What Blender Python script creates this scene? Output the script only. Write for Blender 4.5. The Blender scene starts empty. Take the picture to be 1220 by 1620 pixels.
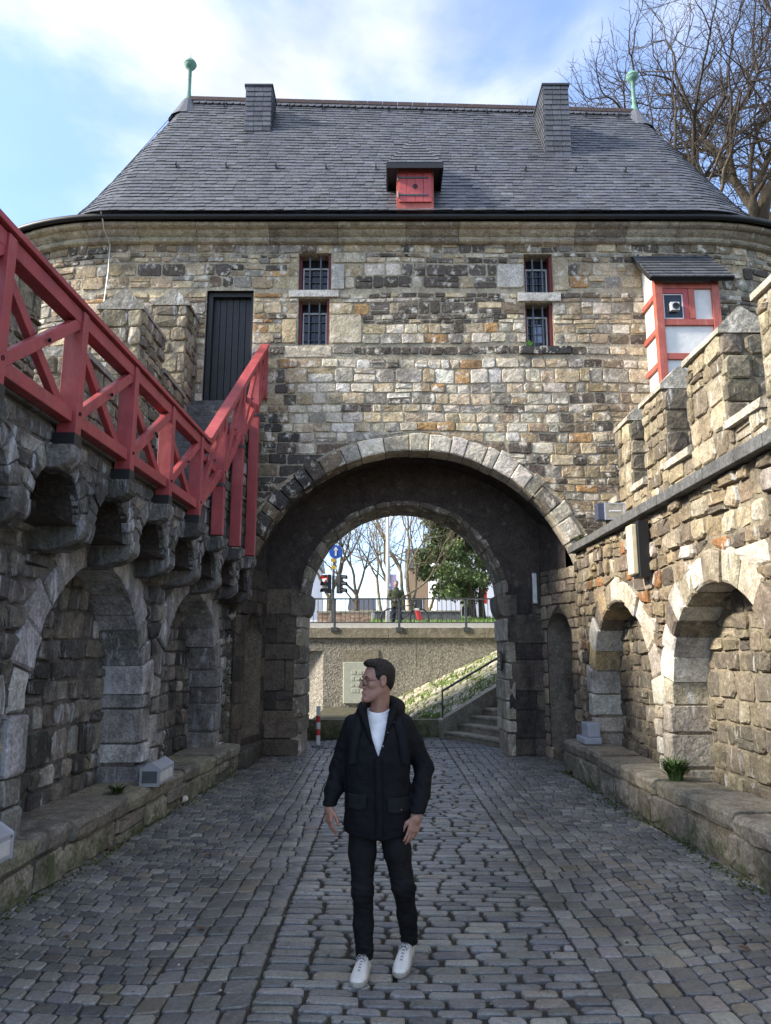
import bpy, bmesh, math, random
import numpy as np
from mathutils import Vector, Matrix
from mathutils.geometry import delaunay_2d_cdt

scene = bpy.context.scene
col = scene.collection
R = math.radians

# ------------------------------------------------------------------ camera, sky, sun, exposure
cam_data = bpy.data.cameras.new('camera')
cam = bpy.data.objects.new('camera', cam_data)
col.objects.link(cam)
cam.location = (0, 0, 1.8)
cam.rotation_euler = (R(90 + 10.8), 0, 0)
cam_data.sensor_fit = 'VERTICAL'
cam_data.sensor_height = 24.0
cam_data.lens = 24.0 * 1180 / 1620
cam_data.clip_end = 2000
scene.camera = cam
scene.cycles.max_bounces = 6
scene.cycles.diffuse_bounces = 3
scene.cycles.glossy_bounces = 2

SUN_TO = Vector((-0.86, -0.17, 0.56)).normalized()
SUN_EL = math.asin(SUN_TO.z)
SUN_AZ = math.atan2(SUN_TO.x, SUN_TO.y)

world = bpy.data.worlds.new('World')
scene.world = world
world.use_nodes = True
wn, wl = world.node_tree.nodes, world.node_tree.links
wn.clear()
w_out = wn.new('ShaderNodeOutputWorld')
w_bg = wn.new('ShaderNodeBackground')
w_bg.inputs['Strength'].default_value = 0.12
sky = wn.new('ShaderNodeTexSky')
sky.sky_type = 'NISHITA'
sky.sun_disc = False
sky.sun_elevation = SUN_EL
sky.sun_rotation = SUN_AZ
sky.air_density = 1.0
sky.dust_density = 0.6
sky.ozone_density = 1.2
tc = wn.new('ShaderNodeTexCoord')
sep = wn.new('ShaderNodeSeparateXYZ')
wl.new(tc.outputs['Generated'], sep.inputs[0])
# clouds live on a flat layer overhead: project the direction on a plane
zc = wn.new('ShaderNodeMath'); zc.operation = 'MAXIMUM'; zc.inputs[1].default_value = 0.0
wl.new(sep.outputs['Z'], zc.inputs[0])
za = wn.new('ShaderNodeMath'); za.operation = 'ADD'; za.inputs[1].default_value = 0.22
wl.new(zc.outputs[0], za.inputs[0])
dx = wn.new('ShaderNodeMath'); dx.operation = 'DIVIDE'
dy = wn.new('ShaderNodeMath'); dy.operation = 'DIVIDE'
wl.new(sep.outputs['X'], dx.inputs[0]); wl.new(za.outputs[0], dx.inputs[1])
wl.new(sep.outputs['Y'], dy.inputs[0]); wl.new(za.outputs[0], dy.inputs[1])
cmb = wn.new('ShaderNodeCombineXYZ')
dxo = wn.new('ShaderNodeMath'); dxo.operation = 'ADD'; dxo.inputs[1].default_value = 0.10
wl.new(dx.outputs[0], dxo.inputs[0])
wl.new(dxo.outputs[0], cmb.inputs[0]); wl.new(dy.outputs[0], cmb.inputs[1])
cmb.inputs[2].default_value = 3.3
cn = wn.new('ShaderNodeTexNoise')
cn.inputs['Scale'].default_value = 1.7
cn.inputs['Detail'].default_value = 9
cn.inputs['Roughness'].default_value = 0.52
cn.inputs['Distortion'].default_value = 0.25
wl.new(cmb.outputs[0], cn.inputs['Vector'])
cr = wn.new('ShaderNodeValToRGB')
cr.color_ramp.elements[0].position = 0.455
cr.color_ramp.elements[1].position = 0.64
cr.color_ramp.interpolation = 'EASE'
cr.color_ramp.elements[0].color = (0.10, 0.10, 0.10, 1)
wl.new(cn.outputs['Fac'], cr.inputs[0])
sm = wn.new('ShaderNodeMix'); sm.data_type = 'RGBA'; sm.blend_type = 'MULTIPLY'
sm.inputs[0].default_value = 1.0
wl.new(sky.outputs[0], sm.inputs[6]); sm.inputs[7].default_value = (0.64, 0.71, 0.84, 1)
cm = wn.new('ShaderNodeMix'); cm.data_type = 'RGBA'
wl.new(cr.outputs[0], cm.inputs[0])
wl.new(sm.outputs[2], cm.inputs[6])
cn2 = wn.new('ShaderNodeTexNoise')
cn2.inputs['Scale'].default_value = 5.5; cn2.inputs['Detail'].default_value = 6
wl.new(cmb.outputs[0], cn2.inputs['Vector'])
cr2 = wn.new('ShaderNodeValToRGB')
cr2.color_ramp.elements[0].position = 0.3; cr2.color_ramp.elements[1].position = 0.7
cr2.color_ramp.elements[0].color = (1.8, 1.88, 2.0, 1); cr2.color_ramp.elements[1].color = (2.9, 2.92, 2.95, 1)
wl.new(cn2.outputs['Fac'], cr2.inputs[0])
wl.new(cr2.outputs[0], cm.inputs[7])
wl.new(cm.outputs[2], w_bg.inputs[0])
wl.new(w_bg.outputs[0], w_out.inputs[0])

sun_data = bpy.data.lights.new('sun', 'SUN')
sun_data.energy = 2.0
sun_data.angle = R(9.0)
sun_data.color = (1.0, 0.92, 0.79)
sun = bpy.data.objects.new('sun', sun_data)
col.objects.link(sun)
sun.location = (-20, -5, 30)
sun.rotation_euler = SUN_TO.to_track_quat('Z', 'Y').to_euler()

vs = scene.view_settings
vs.view_transform = 'Standard'
vs.look = 'None'
vs.exposure = 2.2
vs.gamma = 1.0
vs.use_curve_mapping = False

# ------------------------------------------------------------------ helpers
def rgb(r, g, b):
    return (r, g, b, 1.0)

def nd(t, kind, **kw):
    n = t.nodes.new(kind)
    for k, v in kw.items():
        if k in n.inputs:
            n.inputs[k].default_value = v
        else:
            setattr(n, k, v)
    return n

def newmat(name):
    m = bpy.data.materials.new(name)
    m.use_nodes = True
    t = m.node_tree
    b = t.nodes['Principled BSDF']
    return m, t, b

def mixcol(t, fac, a, b, blend='MIX'):
    n = t.nodes.new('ShaderNodeMix'); n.data_type = 'RGBA'; n.blend_type = blend
    for i, v in ((0, fac), (6, a), (7, b)):
        if hasattr(v, 'is_linked'):
            t.links.new(v, n.inputs[i])
        elif i == 0:
            n.inputs[0].default_value = v
        else:
            n.inputs[i].default_value = tuple(v) + ((1,) if len(v) == 3 else ())
    return n.outputs[2]

def noise(t, vec, scale, detail=4, rough=0.55):
    n = nd(t, 'ShaderNodeTexNoise', Scale=scale, Detail=detail, Roughness=rough)
    t.links.new(vec, n.inputs['Vector'])
    return n.outputs['Fac']

def ramp(t, fac, p0, p1, c0=(0, 0, 0), c1=(1, 1, 1)):
    n = t.nodes.new('ShaderNodeValToRGB')
    n.color_ramp.elements[0].position = p0; n.color_ramp.elements[1].position = p1
    n.color_ramp.elements[0].color = tuple(c0) + (1,); n.color_ramp.elements[1].color = tuple(c1) + (1,)
    t.links.new(fac, n.inputs[0])
    return n.outputs[0]

def position(t, scale=(1, 1, 1)):
    g = t.nodes.new('ShaderNodeNewGeometry')
    if scale == (1, 1, 1):
        return g.outputs['Position']
    m = t.nodes.new('ShaderNodeMapping')
    m.inputs['Scale'].default_value = scale
    t.links.new(g.outputs['Position'], m.inputs['Vector'])
    return m.outputs[0]

def bump(t, b, height, strength=0.5, dist=0.02, prev=None):
    n = nd(t, 'ShaderNodeBump', Strength=strength, Distance=dist)
    t.links.new(height, n.inputs['Height'])
    if prev is not None:
        t.links.new(prev, n.inputs['Normal'])
    t.links.new(n.outputs[0], b.inputs['Normal'])
    return n.outputs[0]

def plain(name, c, rough=0.6, metal=0.0, var=0.15, scale=8.0, bmp=0.0, bscale=60.0, spec=0.5):
    m, t, b = newmat(name)
    p = position(t)
    f = noise(t, p, scale, 5)
    lo = tuple(x * (1 - var) for x in c); hi = tuple(min(1, x * (1 + var)) for x in c)
    t.links.new(ramp(t, f, 0.3, 0.7, lo, hi), b.inputs['Base Color'])
    b.inputs['Roughness'].default_value = rough
    b.inputs['Metallic'].default_value = metal
    b.inputs['Specular IOR Level'].default_value = spec
    if bmp:
        bump(t, b, noise(t, p, bscale, 4), bmp, 0.01)
    return m

def stone_mat(name, soot=0.35, soot_col=(0.03, 0.028, 0.027), pale=0.0, pale_col=(0.5, 0.5, 0.48), moss=0.0,
              moss_top=0.9, rough=0.9, bmp=0.7, fine=38.0, streak=True, use_attr=True, base=(0.3, 0.3, 0.3)):
    m, t, b = newmat(name)
    p = position(t)
    if use_attr:
        a = t.nodes.new('ShaderNodeAttribute'); a.attribute_name = 'Col'
        c = a.outputs['Color']
    else:
        c = tuple(base)
    f1 = noise(t, p, fine, 3, 0.65)
    c = mixcol(t, 1.0, c, ramp(t, f1, 0.28, 0.72, (0.55, 0.53, 0.5), (1.35, 1.33, 1.3)), 'MULTIPLY')
    f2 = noise(t, p, 7.0, 3, 0.7)
    c = mixcol(t, 0.75, c, ramp(t, f2, 0.32, 0.70, (0.58, 0.56, 0.53), (1.22, 1.22, 1.2)), 'MULTIPLY')
    if pale > 0:
        f = noise(t, position(t, (6, 6, 1.1) if streak else (3.2, 3.2, 2.6)), 1.6, 4, 0.7)
        c = mixcol(t, ramp(t, f, 0.62 - 0.18 * pale, 0.70 - 0.12 * pale), c, pale_col)
    if soot > 0:
        f = noise(t, position(t, (1.6, 1.6, 0.7)), 1.3, 5, 0.68)
        c = mixcol(t, ramp(t, f, 0.60 - 0.22 * soot, 0.78 - 0.16 * soot, (0, 0, 0), (0.85, 0.85, 0.85)), c, soot_col)
    if moss > 0:
        f = noise(t, p, 5.0, 6, 0.75)
        sp = t.nodes.new('ShaderNodeSeparateXYZ'); t.links.new(p, sp.inputs[0])
        mr = nd(t, 'ShaderNodeMapRange'); t.links.new(sp.outputs['Z'], mr.inputs[0])
        mr.inputs[1].default_value = 0.0; mr.inputs[2].default_value = moss_top
        mr.inputs[3].default_value = 0.10 * moss; mr.inputs[4].default_value = -0.2
        ad = nd(t, 'ShaderNodeMath', operation='ADD'); t.links.new(f, ad.inputs[0]); t.links.new(mr.outputs[0], ad.inputs[1])
        c = mixcol(t, ramp(t, ad.outputs[0], 0.55, 0.68, (0, 0, 0), (0.8, 0.8, 0.8)), c, (0.055, 0.075, 0.022))
    t.links.new(c, b.inputs['Base Color'])
    b.inputs['Roughness'].default_value = rough
    b.inputs['Specular IOR Level'].default_value = 0.3
    h1 = noise(t, p, fine * 0.55, 4, 0.7)
    h2 = noise(t, p, 11.0, 2, 0.5)
    n1 = bump(t, b, h2, bmp * 0.6, 0.05)
    bump(t, b, h1, bmp, 0.02, n1)
    return m

WM = {}
def wmat(o):
    return WM.get(o.name, Matrix())

def setp(o, parent):
    if parent is not None:
        o.parent = parent
        o.matrix_parent_inverse = wmat(parent).inverted()

def tag(o, label=None, cat=None, group=None, kind=None):
    if label: o['label'] = label
    if cat: o['category'] = cat
    if group: o['group'] = group
    if kind: o['kind'] = kind
    return o

def thing(name, label, cat, loc=(0, 0, 0), group=None):
    o = bpy.data.objects.new(name, None)
    o.empty_display_size = 0.2
    o.location = loc
    col.objects.link(o)
    WM[o.name] = Matrix.Translation(loc)
    tag(o, label, cat, group)
    return o

def mobj(name, verts, faces, mat, parent=None, smooth=False, colors=None, label=None):
    me = bpy.data.meshes.new(name)
    if isinstance(verts, np.ndarray): verts = verts.tolist()
    me.from_pydata(verts, [], faces)
    if smooth:
        me.polygons.foreach_set('use_smooth', [True] * len(me.polygons))
    if colors is not None:
        at = me.color_attributes.new('Col', 'FLOAT_COLOR', 'POINT')
        arr = np.ones((len(verts), 4), dtype=np.float32)
        arr[:, :3] = np.asarray(colors, dtype=np.float32)
        at.data.foreach_set('color', arr.ravel())
    if mat is not None:
        me.materials.append(mat)
    o = bpy.data.objects.new(name, me)
    col.objects.link(o)
    WM[o.name] = Matrix()
    setp(o, parent)
    if label: o['label'] = label
    return o

class MB:
    """collects shapes of ONE part"""
    def __init__(self): self.v = []; self.f = []; self.c = []
    def add(self, v, f, c=None):
        o = len(self.v)
        self.v += [tuple(p) for p in v]
        self.f += [tuple(i + o for i in q) for q in f]
        self.c += [c if c is not None else (1, 1, 1)] * len(v)
    def box(self, x0, x1, y0, y1, z0, z1, c=None):
        v = [(x0, y0, z0), (x1, y0, z0), (x1, y1, z0), (x0, y1, z0), (x0, y0, z1), (x1, y0, z1), (x1, y1, z1), (x0, y1, z1)]
        self.add(v, BOXF, c)
    def beam(self, p0, p1, w, h, up=(0, 0, 1), c=None):
        v = beam_verts(p0, p1, w, h, up); self.add(v, BOXF, c)
    def tube(self, pts, rads, n=8, c=None, cap=True):
        v, f = tube(pts, rads, n, cap); self.add(v, f, c)
    def build(self, name, mat, parent=None, smooth=False, bevel=0, label=None, colors=False):
        o = mobj(name, self.v, self.f, mat, parent, smooth, self.c if colors else None, label)
        if bevel:
            m = o.modifiers.new('bevel', 'BEVEL'); m.width = bevel; m.segments = 2; m.limit_method = 'ANGLE'
        return o

BOXF = [(0, 3, 2, 1), (4, 5, 6, 7), (0, 1, 5, 4), (1, 2, 6, 5), (2, 3, 7, 6), (3, 0, 4, 7)]

def beam_verts(p0, p1, w, h, up=(0, 0, 1)):
    p0 = Vector(p0); p1 = Vector(p1)
    d = (p1 - p0).normalized()
    s = d.cross(Vector(up)).normalized()
    u = s.cross(d).normalized()
    out = []
    for q in (-1, 1):
        for p, a in ((p0, -1), (p0, 1), (p1, 1), (p1, -1)):
            out.append(p + s * (w / 2 * a) + u * (h / 2 * q))
    return out

def tube(pts, rads, n=8, cap=True):
    pts = [Vector(p) for p in pts]
    if not hasattr(rads, '__len__'): rads = [rads] * len(pts)
    v = []; f = []
    ref = None
    for i, p in enumerate(pts):
        a = pts[max(0, i - 1)]; b = pts[min(len(pts) - 1, i + 1)]
        d = (b - a).normalized()
        if ref is None:
            ref = d.cross(Vector((0, 0, 1)))
            if ref.length < 1e-3: ref = d.cross(Vector((1, 0, 0)))
        s = (ref - d * ref.dot(d)).normalized(); ref = s
        u = d.cross(s)
        for k in range(n):
            t = 2 * math.pi * k / n
            v.append(p + (s * math.cos(t) + u * math.sin(t)) * rads[i])
    for i in range(len(pts) - 1):
        for k in range(n):
            k2 = (k + 1) % n
            f.append((i * n + k, i * n + k2, (i + 1) * n + k2, (i + 1) * n + k))
    if cap:
        f.append(tuple(range(n - 1, -1, -1)))
        f.append(tuple((len(pts) - 1) * n + k for k in range(n)))
    return v, f

def box(name, x0, x1, y0, y1, z0, z1, mat, parent=None, bevel=0, label=None):
    b = MB(); b.box(x0, x1, y0, y1, z0, z1)
    return b.build(name, mat, parent, bevel=bevel, label=label)

def lathe(prof, n=16, center=(0, 0, 0)):
    v = []; f = []
    for r, z in prof:
        for k in range(n):
            t = 2 * math.pi * k / n
            v.append((center[0] + r * math.cos(t), center[1] + r * math.sin(t), center[2] + z))
    for i in range(len(prof) - 1):
        for k in range(n):
            k2 = (k + 1) % n
            f.append((i * n + k, i * n + k2, (i + 1) * n + k2, (i + 1) * n + k))
    return v, f

# ------------------------------------------------------------------ stone pieces
CP, SP = math.cos(R(10.8)), math.sin(R(10.8))
def score(vs):
    a = np.asarray(vs, dtype=float)
    c = a.mean(0); ext = a.max(0) - a.min(0)
    d = c[1] * CP + (c[2] - 1.8) * SP
    if d < 0.5: return 0.0
    yc = -c[1] * SP + (c[2] - 1.8) * CP
    u = c[0] / d * 1180; v = yc / d * 1180
    if abs(u) > 625 or abs(v) > 830: return 0.0
    e = np.sort(ext)
    return e[2] * (e[1] + 0.3 * e[0]) / d ** 2

def emit(parent, name, pieces, mat, maxind=300, smooth=False, rest=None, minscore=None):
    """pieces: (verts, faces, colour). The largest in view become objects, the others one joined part."""
    sc = [(score(p[0]), i) for i, p in enumerate(pieces)]
    sc.sort(reverse=True)
    ind = set(i for s, i in sc[:maxind] if s > 0)
    mb = MB()
    for i, (v, f, c) in enumerate(pieces):
        if i in ind:
            mobj(name, [tuple(p) for p in v], f, mat, parent, smooth, [c] * len(v))
        else:
            mb.add(v, f, c)
    if mb.v:
        o = mb.build(rest or (name + '_rest'), mat, parent, smooth, colors=True)
        if len(pieces) > maxind:
            o['kind'] = 'stuff'
    return

def lump(poly, w0, w1, bev, mapf, rng, rough=0.010, bulge=0.004):
    """a block: outline poly in (u,z); buried to w0, proud to w1, with worn edges."""
    n = len(poly)
    cx = sum(p[0] for p in poly) / n; cy = sum(p[1] for p in poly) / n
    v = []
    for (a, b) in poly:
        v.append(mapf(a, b, w0))
    def ins(p, k):
        L = math.hypot(p[0] - cx, p[1] - cy) + 1e-6
        s = min(0.42, k / L)
        return (p[0] + (cx - p[0]) * s, p[1] + (cy - p[1]) * s)
    for p in poly:
        q = ins(p, bev * 0.25); v.append(mapf(q[0], q[1], w1 - bev * 0.9))
    for p in poly:
        q = ins(p, bev * 1.25); v.append(mapf(q[0], q[1], w1 + rng.uniform(-rough, rough)))
    v.append(mapf(cx + rng.uniform(-.01, .01), cy + rng.uniform(-.01, .01), w1 + bulge + rng.uniform(-rough, rough)))
    f = []
    for i in range(n):
        j = (i + 1) % n
        f.append((i, j, n + j, n + i)); f.append((n + i, n + j, 2 * n + j, 2 * n + i))
        f.append((2 * n + i, 2 * n + j, 3 * n))
    return v, f

def outline(q, rng, jit=0.012, cut=(0.08, 0.28)):
    """quad corners (ccw) -> 8-point worn outline"""
    out = []
    n = len(q)
    for i in range(n):
        p = q[i]; a = q[i - 1]; b = q[(i + 1) % n]
        la = math.hypot(a[0] - p[0], a[1] - p[1]); lb = math.hypot(b[0] - p[0], b[1] - p[1])
        k = min(la, lb) * rng.uniform(*cut)
        for o, L in ((a, la), (b, lb)):
            if L < 1e-5: L = 1e-5
            out.append((p[0] + (o[0] - p[0]) / L * k + rng.uniform(-jit, jit), p[1] + (o[1] - p[1]) / L * k + rng.uniform(-jit, jit)))
    return out

class Arch:
    def __init__(s, c, z, r, bottom=-9): s.c = c; s.z = z; s.r = r; s.bottom = bottom
    def span(s, z):
        if z < s.bottom or z >= s.z + s.r: return None
        if z <= s.z: return (s.c - s.r, s.c + s.r)
        h = math.sqrt(max(0, s.r ** 2 - (z - s.z) ** 2))
        return (s.c - h, s.c + h)

class Rect:
    def __init__(s, a, b, z0, z1): s.a = a; s.b = b; s.z0 = z0; s.z1 = z1

def courses(u0, u1, z0, z1, hr, wr, rng, holes=(), gap=0.012, split=0.10, snap=(), top=None, bottom=None, wave=0.0, var=(0.7, 1.35)):
    """rubble coursing: quads that keep clear of the holes. top(u) / bottom(u) cut the field."""
    lv = {z0, z1}
    for h in holes:
        if isinstance(h, Rect):
            for z in (h.z0, h.z1):
                if z0 < z < z1: lv.add(z)
    for z in snap:
        if z0 < z < z1: lv.add(z)
    lv = sorted(lv)
    rows = []
    for a, b in zip(lv[:-1], lv[1:]):
        n = max(1, round((b - a) / rng.uniform(*hr)))
        ws = [rng.uniform(*var) for _ in range(n)]
        s = sum(ws); z = a
        for w in ws:
            rows.append((z, z + (b - a) * w / s)); z += (b - a) * w / s
    quads = []
    for za, zb in rows:
        segs = [[(u0, u0), (u1, u1)]]
        for h in holes:
            if isinstance(h, Rect):
                if h.z0 < zb - 1e-4 and h.z1 > za + 1e-4:
                    L = (h.a, h.a); Rr = (h.b, h.b)
                else: continue
            else:
                sa = h.span(za); sb = h.span(zb)
                if sa is None and sb is None: continue
                if sa is None: sa = sb
                if sb is None:
                    sb = (h.c, h.c)
                L = (sa[0], sb[0]); Rr = (sa[1], sb[1])
            new = []
            for l, r in segs:
                if Rr[0] <= l[0] or L[0] >= r[0]:
                    new.append([l, r]); continue
                if L[0] > l[0] + 0.04: new.append([l, L])
                if Rr[0] < r[0] - 0.04: new.append([Rr, r])
            segs = new
        hh = zb - za
        for l, r in segs:
            lo = min(l[0], l[1]); hi = max(r[0], r[1]); li = max(l[0], l[1]); ri = min(r[0], r[1])
            ed = [l]
            x = lo
            while True:
                w = rng.uniform(*wr) * (0.75 + 0.25 * min(1.5, hh / (sum(hr) / 2)))
                x += w
                if x > hi - 0.5 * wr[0]: break
                if x < li + 0.35 * wr[0] or x > ri - 0.35 * wr[0]: continue
                ed.append((x, x))
            ed.append(r)
            for (ua0, ua1), (ub0, ub1) in zip(ed[:-1], ed[1:]):
                um = (ua0 + ub0 + ua1 + ub1) / 4
                zA, zB = za, zb
                if bottom is not None and zA < bottom(um): zA = bottom(um)
                if top is not None and zB > top(um): zB = top(um)
                if zB - zA < 0.05 or max(ub0 - ua0, ub1 - ua1) < 0.05: continue
                parts = [(zA, zB)]
                if rng.random() < split and zB - zA > 0.16:
                    m = zA + (zB - zA) * rng.uniform(0.35, 0.65); parts = [(zA, m), (m, zB)]
                for pa, pb in parts:
                    def U(uA, uB, z):
                        t = 0 if zb == za else (z - za) / (zb - za)
                        return uA + (uB - uA) * t
                    g = gap / 2
                    def wv(u, z): return wave * math.sin(u * 1.7 + z * 2.3) + wave * .6 * math.sin(u * 3.9 + z * .7 + 1)
                    c4 = [(U(ua0, ua1, pa) + g, pa + g), (U(ub0, ub1, pa) - g, pa + g), (U(ub0, ub1, pb) - g, pb - g), (U(ua0, ua1, pb) + g, pb - g)]
                    if wave: c4 = [(u, z + wv(u, z)) for u, z in c4]
                    quads.append(c4)
    return quads

def quads_to_pieces(quads, mapf, colf, rng, w0=-0.04, w=(0.012, 0.05), bev=0.018, jit=0.010, rough=0.008, cut=(0.08, 0.26)):
    out = []
    for q in quads:
        cx = sum(p[0] for p in q) / 4; cz = sum(p[1] for p in q) / 4
        o = outline(q, rng, jit, cut)
        v, f = lump(o, w0, rng.uniform(*w), bev, mapf, rng, rough)
        out.append((v, f, colf(cx, cz, rng)))
    return out

def sheet(name, outer, holes, mapf, mat, parent, grid=0.5, w=0.0, colors=None):
    """mortar surface with real openings: outer and holes are (u,z) loops"""
    pts = []; edges = []
    loops = [outer] + list(holes)
    for lp in loops:
        b = len(pts); n = len(lp)
        pts += [Vector((p[0], p[1])) for p in lp]
        edges += [(b + i, b + (i + 1) % n) for i in range(n)]
    us = [p[0] for p in outer]; zs = [p[1] for p in outer]
    def inside(p, lp):
        c = False; j = len(lp) - 1
        for i in range(len(lp)):
            if (lp[i][1] > p[1]) != (lp[j][1] > p[1]) and p[0] < (lp[j][0] - lp[i][0]) * (p[1] - lp[i][1]) / (lp[j][1] - lp[i][1]) + lp[i][0]:
                c = not c
            j = i
        return c
    u = min(us) + grid * .5
    while u < max(us):
        z = min(zs) + grid * .5
        while z < max(zs):
            p = (u, z)
            if inside(p, outer) and not any(inside(p, h) for h in holes):
                pts.append(Vector(p))
            z += grid
        u += grid
    r = delaunay_2d_cdt(pts, edges, [], 0, 1e-5)
    vv = r[0]; ff = []
    for f in r[2]:
        c = (sum(vv[i][0] for i in f) / len(f), sum(vv[i][1] for i in f) / len(f))
        if inside(c, outer) and not any(inside(c, h) for h in holes):
            ff.append(tuple(f))
    return mobj(name, [mapf(p[0], p[1], w) for p in vv], ff, mat, parent)

def arch_loop(c, z, r, zb, n=28):
    pts = [(c - r, zb)] if zb < z else []
    pts = []
    for i in range(n + 1):
        t = math.pi * i / n
        pts.append((c + r * math.cos(t), z + r * math.sin(t)))
    pts.append((c - r, zb)); pts.append((c + r, zb))
    return pts

def reveal(mb, loop, mapf, w0, w1):
    n = len(loop)
    v = [mapf(p[0], p[1], w0) for p in loop] + [mapf(p[0], p[1], w1) for p in loop]
    f = [(i, (i + 1) % n, n + (i + 1) % n, n + i) for i in range(n)]
    mb.add(v, f)

def voussoirs(c, z, r, n, thick, depth, mapf, colf, rng, a0=0, a1=180, proud=(0.01, 0.05), soft=0.012, widths=0.25):
    """wedge blocks round an arch; each is a solid block reaching back by depth"""
    out = []
    ws = [1 + rng.uniform(-widths, widths) for _ in range(n)]
    s = sum(ws); t = a0
    for w in ws:
        t2 = t + (a1 - a0) * w / s
        g = math.degrees(0.006 / r)
        ra = R(t + g); rb = R(t2 - g)
        th = rng.uniform(*thick); p = rng.uniform(*proud)
        th2 = th * rng.uniform(0.85, 1.1)
        ri = r - rng.uniform(0, 0.02)
        ring = []
        m = (ra + rb) / 2
        for ang, rad in ((ra, ri), (m, ri), (rb, ri), (rb, r + th), (m, r + (th + th2) / 2 + 0.015), (ra, r + th2)):
            ring.append((c + rad * math.cos(ang) + rng.uniform(-.004, .004), z + rad * math.sin(ang) + rng.uniform(-.004, .004)))
        cu = sum(q[0] for q in ring) / 6; cz = sum(q[1] for q in ring) / 6
        v = [mapf(q[0], q[1], -depth) for q in ring]
        v += [mapf(q[0], q[1], p - soft) for q in ring]
        for q in ring:
            L = math.hypot(q[0] - cu, q[1] - cz)
            k = min(.3, soft * 1.6 / L)
            v.append(mapf(q[0] + (cu - q[0]) * k, q[1] + (cz - q[1]) * k, p + rng.uniform(-.006, .006)))
        v.append(mapf(cu, cz, p + rng.uniform(0, .012)))
        f = []
        for i in range(6):
            j = (i + 1) % 6
            f += [(i, j, 6 + j, 6 + i), (6 + i, 6 + j, 12 + j, 12 + i), (12 + i, 12 + j, 18)]
        out.append((v, f, colf(cu, cz, rng)))
        t = t2
    return out

def pick(rng, table):
    s = sum(w for w, c in table); x = rng.random() * s
    for w, c in table:
        x -= w
        if x <= 0: break
    k = rng.uniform(0.8, 1.2)
    return (c[0] * k, c[1] * k * rng.uniform(.97, 1.03), c[2] * k * rng.uniform(.94, 1.06))

PALE = (0.62, 0.555, 0.45); BUFF = (0.52, 0.43, 0.295); TAN = (0.38, 0.30, 0.20); BROWN = (0.21, 0.165, 0.118)
DARK = (0.115, 0.098, 0.082); BLACK = (0.075, 0.070, 0.066); ORANGE = (0.44, 0.27, 0.125); GREY = (0.31, 0.285, 0.245); WHITE = (0.70, 0.67, 0.62)
# ------------------------------------------------------------------ materials
M_facade = stone_mat('facade_stone', soot=0.30, soot_col=(0.085, 0.073, 0.06), pale=0.42, pale_col=(0.64, 0.59, 0.50), streak=False)
M_mortar = stone_mat('lime_mortar', soot=0.40, use_attr=False, base=(0.42, 0.375, 0.29), soot_col=(0.09, 0.08, 0.065), bmp=0.8)
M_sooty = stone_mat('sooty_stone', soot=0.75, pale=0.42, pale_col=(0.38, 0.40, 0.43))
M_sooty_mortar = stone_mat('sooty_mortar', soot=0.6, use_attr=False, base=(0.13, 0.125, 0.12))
M_tan = stone_mat('tan_rubble_stone', soot=0.42, soot_col=(0.055, 0.046, 0.038), pale=0.15, moss=0.2)
M_tan_mortar = stone_mat('tan_mortar', soot=0.5, use_attr=False, base=(0.27, 0.235, 0.175), soot_col=(0.06, 0.055, 0.045))
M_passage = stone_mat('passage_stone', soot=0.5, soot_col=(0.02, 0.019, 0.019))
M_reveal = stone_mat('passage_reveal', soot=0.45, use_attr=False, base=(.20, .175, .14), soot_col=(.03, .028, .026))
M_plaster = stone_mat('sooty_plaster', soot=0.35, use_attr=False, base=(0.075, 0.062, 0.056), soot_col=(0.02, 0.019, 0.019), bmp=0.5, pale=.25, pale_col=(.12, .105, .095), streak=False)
M_bench = stone_mat('bench_stone', soot=0.35, soot_col=(0.05, 0.05, 0.045), moss=1.3, moss_top=0.7)
M_cornice = stone_mat('cornice_stone', soot=0.28, soot_col=(0.08, 0.07, 0.055), pale=0.1)
M_black = plain('black_paint', (0.012, 0.012, 0.013), 0.5)
M_iron = plain('grey_iron', (0.10, 0.105, 0.11), 0.5, 0.6)
def paint_mat(name, c, worn):
    m, t, b = newmat(name)
    p = position(t)
    k = ramp(t, noise(t, p, 3.5, 5, .7), .3, .7, tuple(x * .72 for x in c), tuple(min(1, x * 1.2) for x in c))
    k = mixcol(t, ramp(t, noise(t, position(t, (1, 1, .3)), 9, 5, .7), .54, .72, (0, 0, 0), (.7, .7, .7)), k, worn)
    k = mixcol(t, ramp(t, noise(t, p, 30, 4, .7), .64, .74, (0, 0, 0), (.8, .8, .8)), k, tuple(x * .3 for x in c))
    t.links.new(k, b.inputs['Base Color'])
    t.links.new(ramp(t, noise(t, p, 14, 4), .3, .7, (.38, .38, .38), (.68, .68, .68)), b.inputs['Roughness'])
    n1 = bump(t, b, noise(t, p, 4, 2), .3, .03)
    bump(t, b, noise(t, position(t, (8, 1, 8)), 14, 4), .22, .006, n1)
    return m
M_red = paint_mat('red_timber_paint', (0.31, 0.048, 0.052), (.36, .10, .095))
M_redor = paint_mat('orange_red_timber', (0.40, 0.095, 0.065), (.5, .22, .16))
M_casing = plain('dark_red_casing', (.13, .022, .022), .6)
M_white = plain('white_render', (.70, .69, .66), .9, var=.07, scale=7, bmp=.5, bscale=16)
M_wframe = plain('white_window_frame', (0.6, 0.6, 0.6), 0.5)
M_glass = plain('dark_window_glass', (0.02, 0.022, 0.026), 0.08, var=0.3, scale=3)
M_door = plain('black_door_timber', (0.017, 0.016, 0.017), 0.55, var=0.4, scale=14, bmp=0.3)
M_lead = plain('lead_sheet', (0.05, 0.05, 0.055), 0.5, 0.2)
M_verd = plain('verdigris_copper', (0.13, 0.26, 0.20), 0.7, var=0.3, scale=12)

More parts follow.
